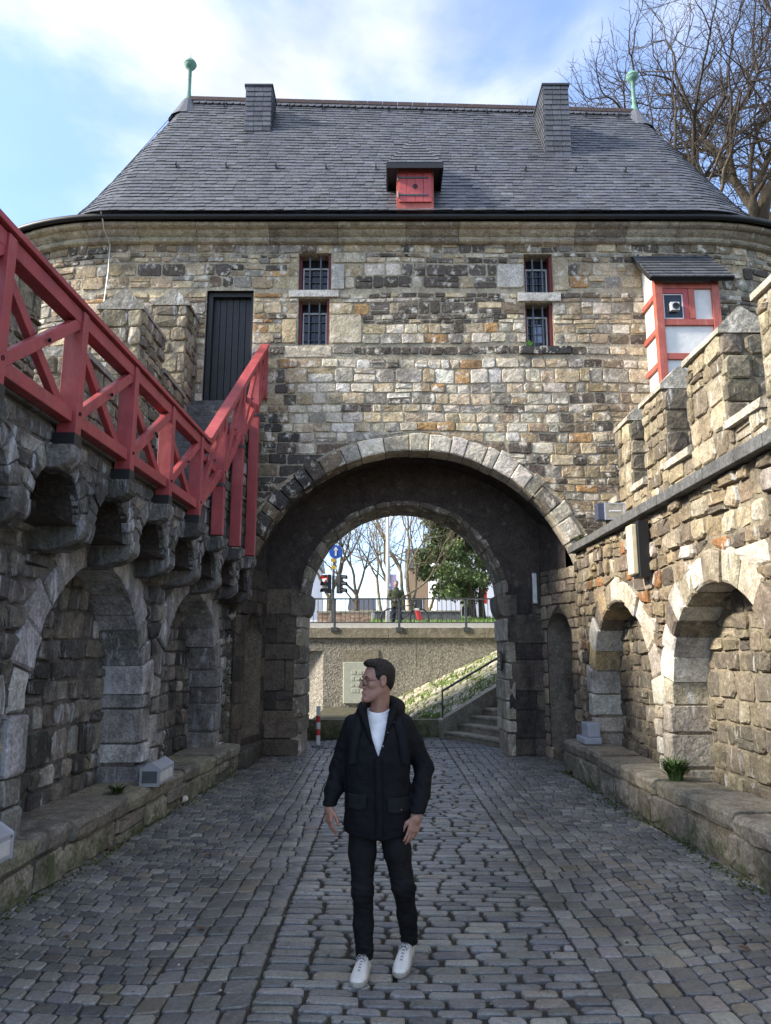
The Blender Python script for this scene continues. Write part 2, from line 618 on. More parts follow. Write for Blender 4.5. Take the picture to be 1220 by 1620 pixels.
def slate_mat():
    m, t, b = newmat('roof_slate')
    p = position(t)
    a = t.nodes.new('ShaderNodeAttribute'); a.attribute_name = 'Col'
    c = mixcol(t, 0.8, a.outputs['Color'], ramp(t, noise(t, p, 20, 5), 0.3, 0.7, (0.6, 0.6, 0.6), (1.35, 1.35, 1.35)), 'MULTIPLY')
    f = noise(t, position(t, (3, .7, .7)), 1.1, 6, .7)
    c = mixcol(t, ramp(t, f, .56, .74, (0, 0, 0), (.35, .35, .35)), c, (0.17, 0.17, 0.175))
    t.links.new(c, b.inputs['Base Color'])
    b.inputs['Roughness'].default_value = 0.48
    bump(t, b, noise(t, p, 30, 5), 0.3, 0.01)
    return m
M_slate = slate_mat()
SLATE = [(5, (0.080, 0.085, 0.098)), (3, (0.072, 0.077, 0.09)), (2, (0.092, 0.097, 0.11)), (.3, (0.056, 0.06, 0.07)), (.2, (0.115, 0.12, 0.132))]

def cobble_mat():
    m, t, b = newmat('basalt_setts')
    p = position(t)
    a = t.nodes.new('ShaderNodeAttribute'); a.attribute_name = 'Col'
    c = mixcol(t, 0.9, a.outputs['Color'], ramp(t, noise(t, p, 60, 6, .7), 0.3, 0.7, (0.55, 0.55, 0.55), (1.4, 1.4, 1.4)), 'MULTIPLY')
    c = mixcol(t, 0.8, c, ramp(t, noise(t, p, 1.1, 5, .6), 0.35, 0.66, (0.7, 0.7, 0.68), (1.25, 1.25, 1.27)), 'MULTIPLY')
    t.links.new(c, b.inputs['Base Color'])
    t.links.new(ramp(t, noise(t, p, 9, 5, .6), .3, .7, (.24, .24, .24), (.46, .46, .46)), b.inputs['Roughness'])
    n1 = bump(t, b, noise(t, p, 22, 3), .35, .02)
    bump(t, b, noise(t, p, 130, 5, .7), .3, .004, n1)
    return m
M_cobble = cobble_mat()

def earth_mat():
    m, t, b = newmat('joint_earth')
    p = position(t)
    c = ramp(t, noise(t, p, 30, 6, .7), .3, .7, (.022, .020, .016), (.06, .053, .042))
    c = mixcol(t, ramp(t, noise(t, p, 2.2, 6, .75), .55, .68), c, (.06, .075, .025))
    t.links.new(c, b.inputs['Base Color'])
    b.inputs['Roughness'].default_value = .95
    bump(t, b, noise(t, p, 90, 5), .8, .02)
    return m
M_earth = earth_mat()

# ------------------------------------------------------------------ ground and paving
def road_z(x, y):
    return 0.012 * math.sin(x * 1.9 + 0.5) * math.cos(y * 0.7) + 0.008 * math.sin(y * 1.6 + x)

def ground_sheet():
    v = []; f = []
    xs = [-900, -60, -6] + [-3.4 + .4 * i for i in range(19)] + [8, 60, 900]
    ys = [-300, -20] + [-.0 + .5 * i for i in range(42)] + [40, 120, 900]
    for y in ys:
        for x in xs:
            v.append((x, y, -0.014 + (road_z(x, y) if -3.5 < x < 4 and 0 <= y < 20.6 else 0)))
    n = len(xs)
    for j in range(len(ys) - 1):
        for i in range(n - 1):
            f.append((j * n + i, j * n + i + 1, (j + 1) * n + i + 1, (j + 1) * n + i))
    o = mobj('ground', v, f, M_earth, None)
    tag(o, kind='structure')
    return o
ground = ground_sheet()

def cobbles():
    rng = random.Random(5)
    gm = lambda u, v, w: (u, v, road_z(u, v) + w)
    COB = [(5, (.185, .183, .174)), (3, (.15, .150, .146)), (2, (.225, .22, .205)), (1.2, (.118, .121, .124)), (1.0, (.215, .195, .163)), (.5, (.265, .258, .238))]
    cf = lambda u, v, r: pick(r, COB)
    pieces = []
    # middle strip: long setts laid across the lane
    q = courses(-0.705, 1.185, 1.6, 17.2, (.098, .106), (.17, .29), rng, gap=.024, split=0, wave=0.008, var=(.88, 1.12))
    pieces += quads_to_pieces(q, gm, cf, rng, -.03, (.003, .013), .007, .007, .0012, (.12, .34))
    # border rows along the strip, then the side fields
    def field(a, b, tilt, seed, hr=(.115, .14), wr=(.115, .155)):
        r = random.Random(seed)
        def gmf(u, v, w):
            y = v + tilt * (u - a) + 0.05 * math.sin(u * 2.3 + v * .45)
            x = u + 0.006 * math.sin(v * .9 + u)
            return (x, y, road_z(x, y) + w)
        qq = courses(a, b, 1.0, 16.6, hr, wr, r, gap=.012, split=0, wave=.008, var=(.92, 1.08))
        return quads_to_pieces(qq, gmf, cf, r, -.03, (.002, .010), .007, .006, .0012, (.07, .19))
    pieces += field(-1.29, -.703, 0.0, 11, (.16, .2), (.13, .16))
    pieces += field(1.183, 1.77, 0.0, 12, (.16, .2), (.13, .16))
    pieces += field(-3.05, -1.29, -0.14, 13)
    pieces += field(1.77, 3.45, 0.16, 14)
    r = random.Random(3)
    # strip under and beyond the arch
    pv = mobj('pavement', [(-3.0, 1, -.008), (3.4, 1, -.008), (3.4, 17.2, -.008), (-3, 17.2, -.008)], [], M_earth, None)
    tag(pv, kind='structure')
    emit(pv, 'sett', pieces, M_cobble, 300, False, 'distant_setts')
cobbles()

# ------------------------------------------------------------------ gatehouse
gate = thing('gatehouse', 'medieval stone gatehouse with slate roof and round-arched passage', 'gatehouse', (0.4, 12.5, 0))
XL, XR, YF, YC, EA, EB = -4.9, 5.6, 12.5, 15.1, 3.2, 2.6
def F(u, z, w):
    if XL <= u <= XR:
        return (u, YF - w, z)
    s = -1 if u < XL else 1
    c = XL if u < XL else XR
    th = abs(u - c) / 2.9
    n = Vector((s * math.sin(th) / EA, -math.cos(th) / EB, 0)).normalized()
    return (c + s * EA * math.sin(th) + n.x * w, YC - EB * math.cos(th) + n.y * w, z)

AC, AZ, AR = 0.48, 2.30, 2.98
WIN = [Rect(-1.58, -0.99, 8.26, 9.00), Rect(-1.57, -1.01, 7.22, 8.11), Rect(2.52, 3.04, 8.21, 8.98), Rect(2.51, 3.01, 7.19, 8.03)]
DOOR = Rect(-3.22, -2.38, 6.10, 8.26)
SURR = [Rect(-.985, -.74, 8.27, 8.78), Rect(-1.0, -.42, 7.24, 7.80), Rect(2.02, 2.51, 8.30, 8.78), Rect(-1.85, -1.59, 7.24, 7.70), Rect(-1.80, -.95, 6.98, 7.20), Rect(3.05, 3.32, 8.25, 8.9), Rect(-.95, -.35, 8.80, 9.0)]
SURC = [(.60, .58, .53), (.55, .48, .36), (.58, .55, .50), (.56, .44, .28), (.56, .50, .40), (.40, .34, .24), (.52, .47, .36)]
EXTRA = [Rect(-1.74, -0.84, 8.11, 8.26), Rect(2.38, 3.16, 8.03, 8.21), Rect(2.38, 3.30, 7.03, 7.19)]
def fac_col(u, z, rng):
    if -2.37 < u < -1.98 and 7.45 < z < 8.3:
        return pick(rng, [(3, ORANGE), (1, BUFF)])
    if -0.45 < u < 2.25 and 7.62 < z < 8.85:
        return pick(rng, [(9, DARK), (2, (0.2, .17, .145)), (1.8, PALE), (.35, ORANGE), (.8, BUFF)])
    if 6.92 < z < 7.2 and -2 < u < 3.6:
        return pick(rng, [(5, DARK), (1, GREY)])
    if 7.2 < z < 7.62 and -1 < u < 3.2:
        return pick(rng, [(4, PALE), (2, BUFF), (1.2, ORANGE), (2, GREY), (1, DARK)])
    if 5.5 < z <= 6.95 and -1.75 < u < 2.4:
        return pick(rng, [(7, PALE), (2.2, WHITE), (2.5, BUFF), (1.1, ORANGE), (2.4, GREY), (1.6, TAN), (.8, DARK)])
    if z < 5.9 and u < -1.4:
        return pick(rng, [(4, DARK), (3, BLACK), (1.5, BROWN), (1.2, GREY), (.4, PALE)])
    if z > 8.95:
        return pick(rng, [(3, GREY), (3, TAN), (3, BROWN), (2, DARK), (.7, BUFF)])
    if u < -1.7:
        return pick(rng, [(3.4, BUFF), (4, TAN), (3.4, GREY), (2.6, BROWN), (1.6, DARK), (1.4, PALE), (.25, ORANGE)])
    if u > 3.0:
        return pick(rng, [(2.4, BUFF), (4.4, TAN), (2.8, GREY), (3.6, BROWN), (2.2, DARK), (2, PALE), (.3, ORANGE)])
    if z < 5.6:
        return pick(rng, [(4, PALE), (3, GREY), (2, TAN), (3, DARK), (2, BROWN)])
    return pick(rng, [(4, PALE), (4, BUFF), (2, TAN), (2, GREY), (1, BROWN)])

def rect_loop(h): return [(h.a, h.z0), (h.b, h.z0), (h.b, h.z1), (h.a, h.z1)]

def facade():
    rng = random.Random(21)
    loop = [(-9.3, -.02), (AC - AR - .02, -.02), (AC - AR - .02, AZ - .3), (AC - AR - .25, AZ)]
    for i in range(41):
        t = math.pi - math.pi * i / 40
        loop.append((AC + (AR + .25) * math.cos(t), AZ + (AR + .25) * math.sin(t)))
    loop += [(AC + AR + .02, AZ - .3), (AC + AR + .02, -.02), (9.6, -.02), (9.6, 9.40), (-9.3, 9.40)]
    wall = sheet('facade_wall', loop, [rect_loop(h) for h in WIN + [DOOR]], F, M_mortar, gate, 0.45)
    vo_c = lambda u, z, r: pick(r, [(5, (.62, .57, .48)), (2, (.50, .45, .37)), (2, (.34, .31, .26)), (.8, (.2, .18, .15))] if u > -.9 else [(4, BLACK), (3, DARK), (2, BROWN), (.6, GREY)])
    bot = lambda u: 4.1 if u < -2.75 else (3.3 if u > 3.6 else 2.0)
    holes = WIN + [DOOR] + EXTRA + SURR + [Arch(AC, AZ, AR + .30)]
    q = courses(-9.0, 8.9, 2.05, 9.22, (.155, .235), (.15, .44), rng, holes, .016, .12, (5.6, 6.95, 7.2, 7.62), bottom=bot, wave=.012)
    # thinner, smaller coursing in the dark panel between the windows
    pcs = quads_to_pieces(q, F, fac_col, rng, -.04, (.004, .030), .013, .010, .007, (.05, .22))
    emit(wall, 'stone', pcs, M_facade, 300, False, 'stone_rest')
    arch = MB(); reveal(arch, arch_loop(AC, AZ, AR + .02, 0.0), F, -.02, -.46)
    ring = arch.build('entrance_arch', M_reveal, gate)
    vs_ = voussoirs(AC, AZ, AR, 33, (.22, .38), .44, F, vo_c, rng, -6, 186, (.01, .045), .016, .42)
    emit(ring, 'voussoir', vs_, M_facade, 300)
    pcs = []
    for s_ in (-1, 1):
        z = 0.0; x = AC + s_ * AR
        while z < AZ - .35:
            h = rng.uniform(.22, .42)
            if AZ - .3 - z - h < .15: h = AZ - .3 - z
            a, b = (x - .3, x + rng.uniform(0, .03)) if s_ < 0 else (x - rng.uniform(0, .03), x + .3)
            v, f = lump(outline([(a, z + .005), (b, z + .005), (b, z + h - .005), (a, z + h - .005)], rng, .008, (.05, .15)), -.44, .02, .02, F, rng, .008)
            pcs.append((v, f, pick(rng, [(2, (.2, .18, .15)), (2, (.13, .12, .1)), (1, (.35, .32, .27))]))); z += h
    emit(ring, 'jamb_stone', pcs, M_facade, 300)
    # lintels, mullion sills
    emit(wall, 'surround_block', [quads_to_pieces([[(h.a + .006, h.z0 + .006), (h.b - .006, h.z0 + .006), (h.b - .006, h.z1 - .006), (h.a + .006, h.z1 - .006)]], F, lambda u, z, r: c, rng, -.04, (.015, .03), .012, .005, .004, (.03, .08))[0] for h, c in zip(SURR, SURC)], M_facade)
    emit(wall, 'transom', [quads_to_pieces([[(h.a, h.z0 + .01), (h.b, h.z0 + .01), (h.b, h.z1 - .01), (h.a, h.z1 - .01)]], F, lambda u, z, r: (.6, .58, .54) if k < 2 else (.05, .05, .052), rng, -.2, (.05, .05), .008, .002, .001, (.02, .04))[0] for k, h in enumerate(EXTRA)], M_facade)
    # windows
    for k, h in enumerate(WIN):
        win = MB()
        reveal(win, rect_loop(h), F, .0, -.30)
        wo = win.build('window', M_sooty_mortar if False else M_mortar, gate)
        y0 = YF + .24
        box('pane', h.a, h.b, y0 + .03, y0 + .05, h.z0, h.z1, M_glass, wo)
        box('casing', h.b - .05, h.b - .002, YF + .05, y0 + .02, h.z0 + .01, h.z1 - .01, M_casing, wo)
        box('casing', h.a + .002, h.a + .05, YF + .12, y0 + .02, h.z0 + .01, h.z1 - .01, M_casing, wo)
        fr = MB(); a, b = h.a + .06, h.b - .06; zt = h.z1 - .18
        fr.box(a, a + .022, y0 - .01, y0 + .028, h.z0 + .01, zt); fr.box(b - .022, b, y0 - .01, y0 + .028, h.z0 + .01, zt)
        fr.box(a + .022, b - .022, y0 - .01, y0 + .028, zt - .022, zt); fr.box(a + .022, b - .022, y0 - .01, y0 + .028, h.z0 + .01, h.z0 + .03)
        fr.build('frame', M_wframe, wo)
        gz = MB()
        for i in (1, 2, 3): gz.box(a + (b - a) * i / 4 - .005, a + (b - a) * i / 4 + .005, y0, y0 + .029, h.z0 + .03, zt - .022)
        for i in (1, 2, 3): gz.box(a + .022, b - .022, y0 + .002, y0 + .027, h.z0 + (zt - h.z0) * i / 4 - .005, h.z0 + (zt - h.z0) * i / 4 + .005)
        gz.build('glazing_bars', M_iron, wo)
        for i in (1, 2):
            bx = h.a + (h.b - h.a) * i / 3
            box('iron_bar', bx - .013, bx + .013, YF + .10, YF + .125, h.z0, h.z1, M_iron, wo)
    wo3 = wo
    box('poster', 2.70, 2.87, YF + .262, YF + .268, 7.34, 7.72, plain('pale_blue_poster', (.30, .36, .50), .5, var=.3, scale=14), wo3)
    lv = MB(); g_ = random.Random(3)
    for i in range(26):
        p = Vector((2.56 + g_.uniform(-.03, .04), YF + .05 + g_.uniform(-.04, .04), 7.20)); q = p + Vector((g_.uniform(-.05, .06), g_.uniform(-.05, .02), g_.uniform(.04, .14)))
        m_ = (p + q) / 2; lv.add([p, m_ + Vector((.012, 0, 0)), q, m_ - Vector((.012, 0, 0))], [(0, 1, 2, 3)])
    lv.build('window_plant', plain('sprig_green', (.12, .30, .03), .6), wo3)
    # door
    dr = MB(); reveal(dr, rect_loop(DOOR), F, 0, -.3)
    dr.box(DOOR.a + .01, DOOR.a + .09, YF + .08, YF + .27, DOOR.z0, DOOR.z1 - .08)
    dr.box(DOOR.b - .05, DOOR.b - .01, YF + .08, YF + .27, DOOR.z0, DOOR.z1 - .08)
    dr.box(DOOR.a + .01, DOOR.b - .01, YF + .08, YF + .27, DOOR.z1 - .08, DOOR.z1)
    do = dr.build('door', M_door, gate)
    n = 6
    for i in range(n):
        a = DOOR.a + .09 + (DOOR.b - DOOR.a - .14) * i / n; b = DOOR.a + .09 + (DOOR.b - DOOR.a - .14) * (i + 1) / n
        box('plank', a + .004, b - .004, YF + .18, YF + .22, DOOR.z0 + .02, DOOR.z1 - .08, M_door, do, .004)
    box('threshold', DOOR.a - .05, DOOR.b + .05, YF - .12, YF + .25, DOOR.z0 - .1, DOOR.z0, M_bench if False else M_cornice, do)
    return wall
facade()

def cornice():
    rng = random.Random(4)
    prof = [(0.0, 9.15), (.05, 9.155), (.10, 9.17), (.125, 9.20), (.10, 9.23), (.085, 9.24), (.085, 9.265), (.12, 9.28), (.17, 9.31), (.20, 9.34), (.205, 9.355), (.27, 9.358), (.315, 9.375), (.33, 9.40), (.33, 9.43), (.0, 9.435)]
    co = thing('cornice_holder', None, None) if False else None
    us = [-9.2]
    while us[-1] < 9.2: us.append(us[-1] + rng.uniform(.85, 1.35))
    base = None
    for a, b in zip(us[:-1], us[1:]):
        v = []; f = []
        n = 6; off = rng.uniform(-.008, .008)
        for i in range(n + 1):
            u = a + .004 + (b - a - .008) * i / n
            for w, z in prof: v.append(F(u, z, w + off if w > 0 else -.05))
        m = len(prof)
        for i in range(n):
            for j in range(m - 1): f.append((i * m + j, (i + 1) * m + j, (i + 1) * m + j + 1, i * m + j + 1))
        f.append(tuple(range(m))); f.append(tuple(n * m + j for j in range(m)))
        c = pick(rng, [(3, (.44, .40, .32)), (2, (.50, .45, .36)), (1, (.36, .33, .27))])
        mobj('cornice_stone', v, f, M_cornice, gate, False, [c] * len(v))
    # gutter
    pts = [F(-9.2 + 18.4 * i / 90, 9.475, .42) for i in range(91)]
    v, f = tube(pts, .052, 8)
    mobj('gutter', v, f, M_black, gate, True)
    v, f = tube([F(-9.2 + 18.4 * i / 90, 9.46, .24) for i in range(91)], .03, 4)
    mobj('fascia', v, f, M_black, gate)
cornice()

EO = .46
YE, ZE, RZL, RZR, RXL, RXR = YF - EO, 9.52, 14.31, 13.98, -4.5, 5.73
def roof():
    rng = random.Random(8)
    ridge_z = lambda x: RZL + (RZR - RZL) * (x - RXL) / (RXR - RXL)
    def S(x, t, h=0):     # front slope; x measured at the eave, drawn in towards the ridge
        xr = RXL + (RXR - RXL) * (x - XL) / (XR - XL)
        X = x + (xr - x) * t
        y = YE + (YC - YE) * t; z = ZE + (ridge_z(X) - ZE) * t
        bell = .10 * max(0, .16 - t) / .16
        return (X, y - bell * .5 - h * .82, z + h * .57 + bell * 0.1)
    def cone(s):
        c = XL if s < 0 else XR; ax = RXL if s < 0 else RXR; az = RZL if s < 0 else RZR; ca = 1.75 if s < 0 else 2.4
        def fn(th, t, h=0):
            ex = c + s * ca * math.sin(th); ey = YC - (EB + EO) * math.cos(th)
            n = Vector((s * math.sin(th), -math.cos(th), 0))
            bell = .10 * max(0, .16 - t) / .16
            return (ex + (ax - ex) * t + n.x * (h * .82 + bell * .5), ey + (YC - ey) * t + n.y * (h * .82 + bell * .5), ZE + (az - ZE) * t + h * .57 + bell * .1)
        return fn
    # boarding under the slates
    v = []; f = []
    def grid(fn, a0, a1, na, nt=8, h=-.03):
        b = len(v)
        for i in range(na + 1):
            for j in range(nt + 1): v.append(fn(a0 + (a1 - a0) * i / na, j / nt, h))
        for i in range(na):
            for j in range(nt): f.append((b + i * (nt + 1) + j, b + (i + 1) * (nt + 1) + j, b + (i + 1) * (nt + 1) + j + 1, b + i * (nt + 1) + j + 1))
    grid(S, XL, XR, 6)
    grid(cone(-1), 0, math.pi, 20); grid(cone(1), 0, math.pi, 20)
    bk = lambda x, t, h=0: (S(x, t, h)[0], 2 * YC - S(x, t, h)[1], S(x, t, h)[2])
    grid(bk, XL, XR, 4, 2)
    # lead apron between the roof foot and the gutter at the round ends
    for s in (-1, 1):
        fn = cone(s); b = len(v); c = XL if s < 0 else XR
        for i in range(21):
            th = math.pi * i / 20
            v.append(fn(th, 0, -.02)); v.append((c + s * (EA + EO - .06) * math.sin(th), YC - (EB + EO - .06) * math.cos(th), ZE - .03))
        for i in range(20): f.append((b + 2 * i, b + 2 * i + 1, b + 2 * i + 3, b + 2 * i + 2))
    ro = mobj('roof', v, f, M_lead, gate)
    pcs = []
    nr = 38
    def slate(fn, a, b, t0, t1, lift, skew):
        c = pick(rng, SLATE)
        g = (b - a) * .012
        vv = [fn(a + g, t0, .0), fn(b - g, t0 + skew, .0), fn(b - g, t1 + .006, -.012), fn(a + g, t1 + .006, -.012),
              fn(a + g, t0, lift), fn(b - g, t0 + skew, lift * rng.uniform(.8, 1.2)), fn(b - g, t1 + .006, .001), fn(a + g, t1 + .006, .001)]
        pcs.append((vv, [(4, 5, 6, 7), (0, 1, 5, 4), (1, 2, 6, 5), (3, 0, 4, 7)], c))
    for j in range(nr):
        t0, t1 = j / nr, (j + 1) / nr
        xa = XL + (0 if j % 2 else -.0); x = xa
        while x < XR - .02:
            w = rng.uniform(.14, .235)
            if x + w > XR - .06: w = XR - x
            slate(S, x, x + w, t0 + rng.uniform(-.0015, .0015), t1, rng.uniform(.012, .022), rng.uniform(-.001, .0025)); x += w
        for s in (-1, 1):
            fn = cone(s); th = 0.0
            rad = 2.3 * (1 - t0) + .05
            top = R(120)
            while th < top:
                w = min(.5, rng.uniform(.14, .235) / rad)
                slate(fn, th, th + w, t0 + rng.uniform(-.0015, .0015), t1, rng.uniform(.012, .022), rng.uniform(-.001, .002)); th += w
    emit(ro, 'slate', pcs, M_slate, 300, False, 'slate_rest')
    # ridge
    n = 30
    top = []
    for i in range(n):
        a = RXL + (RXR - RXL) * i / n; b = RXL + (RXR - RXL) * (i + 1) / n
        rb = MB(); rb.beam((a + .003, YC, ridge_z(a) + .03), (b - .003, YC, ridge_z(b) + .03), .16, .09)
        rb.build('ridge_tile', M_brown, ro)
    # scalloped top course
    x = RXL + .1
    sc = []
    while x < RXR - .15:
        w = .155
        y0 = YC - .13; zz = ridge_z(x)
        sl = Vector((0, YC - YE, zz - ZE)).normalized()
        p0 = Vector((x, YC - .02, zz - .01)); nrm = Vector((0, -.82, .57))
        pts = []
        for q in range(7):
            t = math.pi * q / 6
            pts.append(p0 - sl * (.13 + .07 * math.sin(t)) + Vector((w / 2 - w / 2 * .95 * math.cos(t), 0, 0)) + nrm * .035)
        pts += [p0 + Vector((w, 0, 0)) + nrm * .03, p0 + nrm * .03]
        pts2 = [p - nrm * .02 for p in pts]
        m = len(pts)
        sc.append((pts + pts2, [tuple(range(m))] + [(i, (i + 1) % m, m + (i + 1) % m, m + i) for i in range(m)], pick(rng, SLATE)))
        x += w
    emit(ro, 'ridge_slate', sc, M_slate, 300)
    # snow hooks
    def hook(x, t):
        b = MB(); p = Vector(S(x, t, .03)); up = Vector(S(x, t + .03, .03)) - p
        b.beam(p, p + up, .02, .012, (0, -1, 0)); b.beam(p, Vector(S(x, t + .001, .11)), .02, .02, (1, 0, 0)); b.beam(Vector(S(x, t + .001, .11)), Vector(S(x, t + .012, .12)), .02, .02, (1, 0, 0))
        b.build('snow_hook', M_black, ro)
    for i in range(10):
        x = -4.2 + i * .98
        if not (-.1 < x < 1.2): hook(x, .33)
    for i in range(13): hook(-4.0 + i * .76, .93)
    return S, ro
M_brown = plain('ridge_copper_brown', (0.085, 0.055, 0.045), 0.5, 0.2)
S_roof, roof_o = roof()

def clad(name, x0, x1, y0, y1, z0, z1, parent, rng, rows=.12, left=False, right=True):
    """a slate-hung chimney: core plus slates on the faces in view"""
    core = box(name, x0, x1, y0, y1, z0, z1, M_lead, parent)
    pcs = []
    z = z0
    while z < z1 - .02:
        h = min(rows, z1 - z)
        def face(a, b, P):
            n = max(2, round((b - a) / .19)); o = rng.uniform(-.3, .3) / n
            ed = [0] + [(i + o) / n for i in range(1, n)] + [1]
            for p, q in zip(ed[:-1], ed[1:]):
                l = .02; g = .004
                A = a + (b - a) * p + g; B = a + (b - a) * q - g
                v = [P(A, z, .002), P(B, z, .002), P(B, z + h, .001), P(A, z + h, .001), P(A, z - .01, l), P(B, z - .01 + rng.uniform(-.004, .004), l), P(B, z + h, .006), P(A, z + h, .006)]
                pcs.append((v, BOXF, pick(rng, SLATE)))
        face(x0, x1, lambda a, zz, w: (a, y0 - w, zz))
        face(y0, y1, lambda a, zz, w: (x1 + w, a, zz)) if right else None
        face(y0, y1, lambda a, zz, w: (x0 - w, a, zz)) if left else None
        z += h
    emit(core, 'slate', pcs, M_slate, 300)
    box('lead_cap', x0 - .03, x1 + .03, y0 - .03, y1 + .03, z1, z1 + .05, M_lead, core, .008)
    return core
rng = random.Random(77)
clad('chimney', -3.02, -2.46, 14.14, 14.72, 12.2, 13.88, gate, rng)
clad('chimney', 3.27, 3.79, 13.56, 14.45, 11.4, 13.40, gate, rng, left=True, right=False)

def dormer():
    rng = random.Random(31)
    d = box('dormer', .20, .86, 12.02, 13.2, 9.55, 10.37, M_redor, gate)
    fx = [.235 + (.825 - .235) * i / 4 for i in range(5)]
    sh = MB()
    for i in range(4):
        box('shutter_board', fx[i] + .003, fx[i + 1] - .003, 11.985, 12.018, 9.70, 10.29, M_redd, d, .004)
    for z in (9.83, 10.17):
        h = MB(); h.beam((.235, 11.978, z), (.76, 11.978, z), .012, .03, (0, 0, 1)); h.tube([(.225, 11.97, z - .06), (.225, 11.97, z + .06)], .014, 6)
        h.build('strap_hinge', M_iron, d)
    v, f = lathe([(0, 0), (.04, 0), (.04, .012)], 12)
    v = [(x + .53, 11.983 - z, y + 10.0) for x, y, z in v]
    mobj('vent_hole', v, f, M_black, d)
    # little hipped roof
    ex0, ex1, ey, ez = .03, 1.02, 11.84, 10.36
    pk = (.53, 12.70, 11.50); bk = (.53, 13.5, 11.52)
    core = [(ex0, ey, ez), (ex1, ey, ez), (ex1, 13.3, ez), (ex0, 13.3, ez), pk, bk]
    r = mobj('dormer_roof', core, [(0, 1, 4), (1, 2, 5, 4), (3, 0, 4, 5), (0, 3, 2, 1)], M_lead, d)
    pcs = []
    n = 9
    for j in range(n):
        t0, t1 = j / n, (j + 1) / n
        A0 = Vector(core[0]).lerp(Vector(pk), t0); B0 = Vector(core[1]).lerp(Vector(pk), t0)
        A1 = Vector(core[0]).lerp(Vector(pk), t1); B1 = Vector(core[1]).lerp(Vector(pk), t1)
        L = (B0 - A0).length; k = max(1, round(L / .17)); nn = Vector((0, -.75, .66))
        for i in range(k):
            p, q = i / k, (i + 1) / k
            a0, b0, a1, b1 = A0.lerp(B0, p), A0.lerp(B0, q), A1.lerp(B1, p), A1.lerp(B1, q)
            g = Vector((.004, 0, 0))
            vv = [a0 + g, b0 - g, b1, a1, a0 + g + nn * .025, b0 - g + nn * .025, b1 + nn * .008, a1 + nn * .008]
            pcs.append((vv, BOXF, pick(rng, SLATE)))
        for sgn in (0, 1):
            P = Vector(core[0] if sgn == 0 else core[1]); Q = Vector(core[3] if sgn == 0 else core[2])
            a0, b0 = P.lerp(Vector(pk), t0), Q.lerp(Vector(bk), t0); a1, b1 = P.lerp(Vector(pk), t1), Q.lerp(Vector(bk), t1)
            nn = Vector((-.85 if sgn == 0 else .85, 0, .5))
            for i in range(4):
                c0, e0, c1, e1 = a0.lerp(b0, i / 4), a0.lerp(b0, (i + 1) / 4), a1.lerp(b1, i / 4), a1.lerp(b1, (i + 1) / 4)
                pcs.append(([c0, e0, e1, c1, c0 + nn * .02, e0 + nn * .02, e1 + nn * .006, c1 + nn * .006], BOXF, pick(rng, SLATE)))
    emit(r, 'slate', pcs, M_slate, 300)
    box('eave_board', ex0 - .01, ex1 + .01, ey - .012, ey + .02, ez - .10, ez + .012, M_black, d)
    box('eave_board', ex0 - .01, ex0 + .02, ey + .021, 13.2, ez - .10, ez + .012, M_black, d)
    box('eave_board', ex1 - .02, ex1 + .01, ey + .021, 13.2, ez - .10, ez + .012, M_black, d)
M_redd = plain('dormer_red', (0.42, 0.075, 0.075), 0.55, var=.15, scale=12)
dormer()

for x, z0, zb in ((-4.54, 14.22, 15.28), (5.72, 13.92, 14.95)):
    hb = zb - z0
    pr = [(.16, -.10), (.10, .10), (.06, .22), (.045, .35), (.042, hb - .15), (.055, hb - .135)]
    pr += [(.135 * math.cos(R(q)), hb + .135 * math.sin(R(q))) for q in (-62, -45, -25, -8, -2)] + [(.145, hb), (.145, hb + .014)] + [(.138 * math.cos(R(q)), hb + .135 * math.sin(R(q))) for q in (6, 25, 45, 65, 82)] + [(.012, hb + .16), (.003, hb + .34)]
    v, f = lathe(pr, 20, (x, YC, z0))
    fin = mobj('finial', v, f, M_verd, gate, True)
    v, f = lathe([(.42, -.50), (.27, -.22), (.17, -.02), (.12, .08)], 14, (x, YC, z0))
    mobj('slate_collar', v, f, M_slate, fin, False, [(.1, .105, .12)] * len(v))
# lightning conductor on the left hip and down the wall
def conductor():
    pts = [F(-5.0 - .03, 9.56, .5), F(-5.02, 9.40, .40), F(-5.03, 9.3, .30), F(-5.0, 9.12, .08), F(-5.0, 8.6, .07), F(-5.03, 8.0, .07), F(-5.05, 7.2, .07)]
    v, f = tube(pts, .011, 5); mobj('lightning_cable', v, f, M_iron2, gate)
    b = MB(); cx, cy = XL, YC
    P = []
    for i in range(13):
        t = i / 12 * .97
        th = R(50); ex = XL - 1.75 * math.sin(th); ey = YC - (EB + EO) * math.cos(th)
        P.append(Vector((ex + (RXL - ex) * t - .05, ey + (YC - ey) * t - .03, ZE + (RZL - ZE) * t + .05)))
    b.tube(P, .007, 5)
    for p in P[1:-1:2]: b.beam(p, p + Vector((.06, .03, -.07)), .012, .012)
    b.build('roof_cable', M_iron, gate)
M_iron2 = plain('zinc_cable', (.42, .41, .38), .5, .3)
conductor()

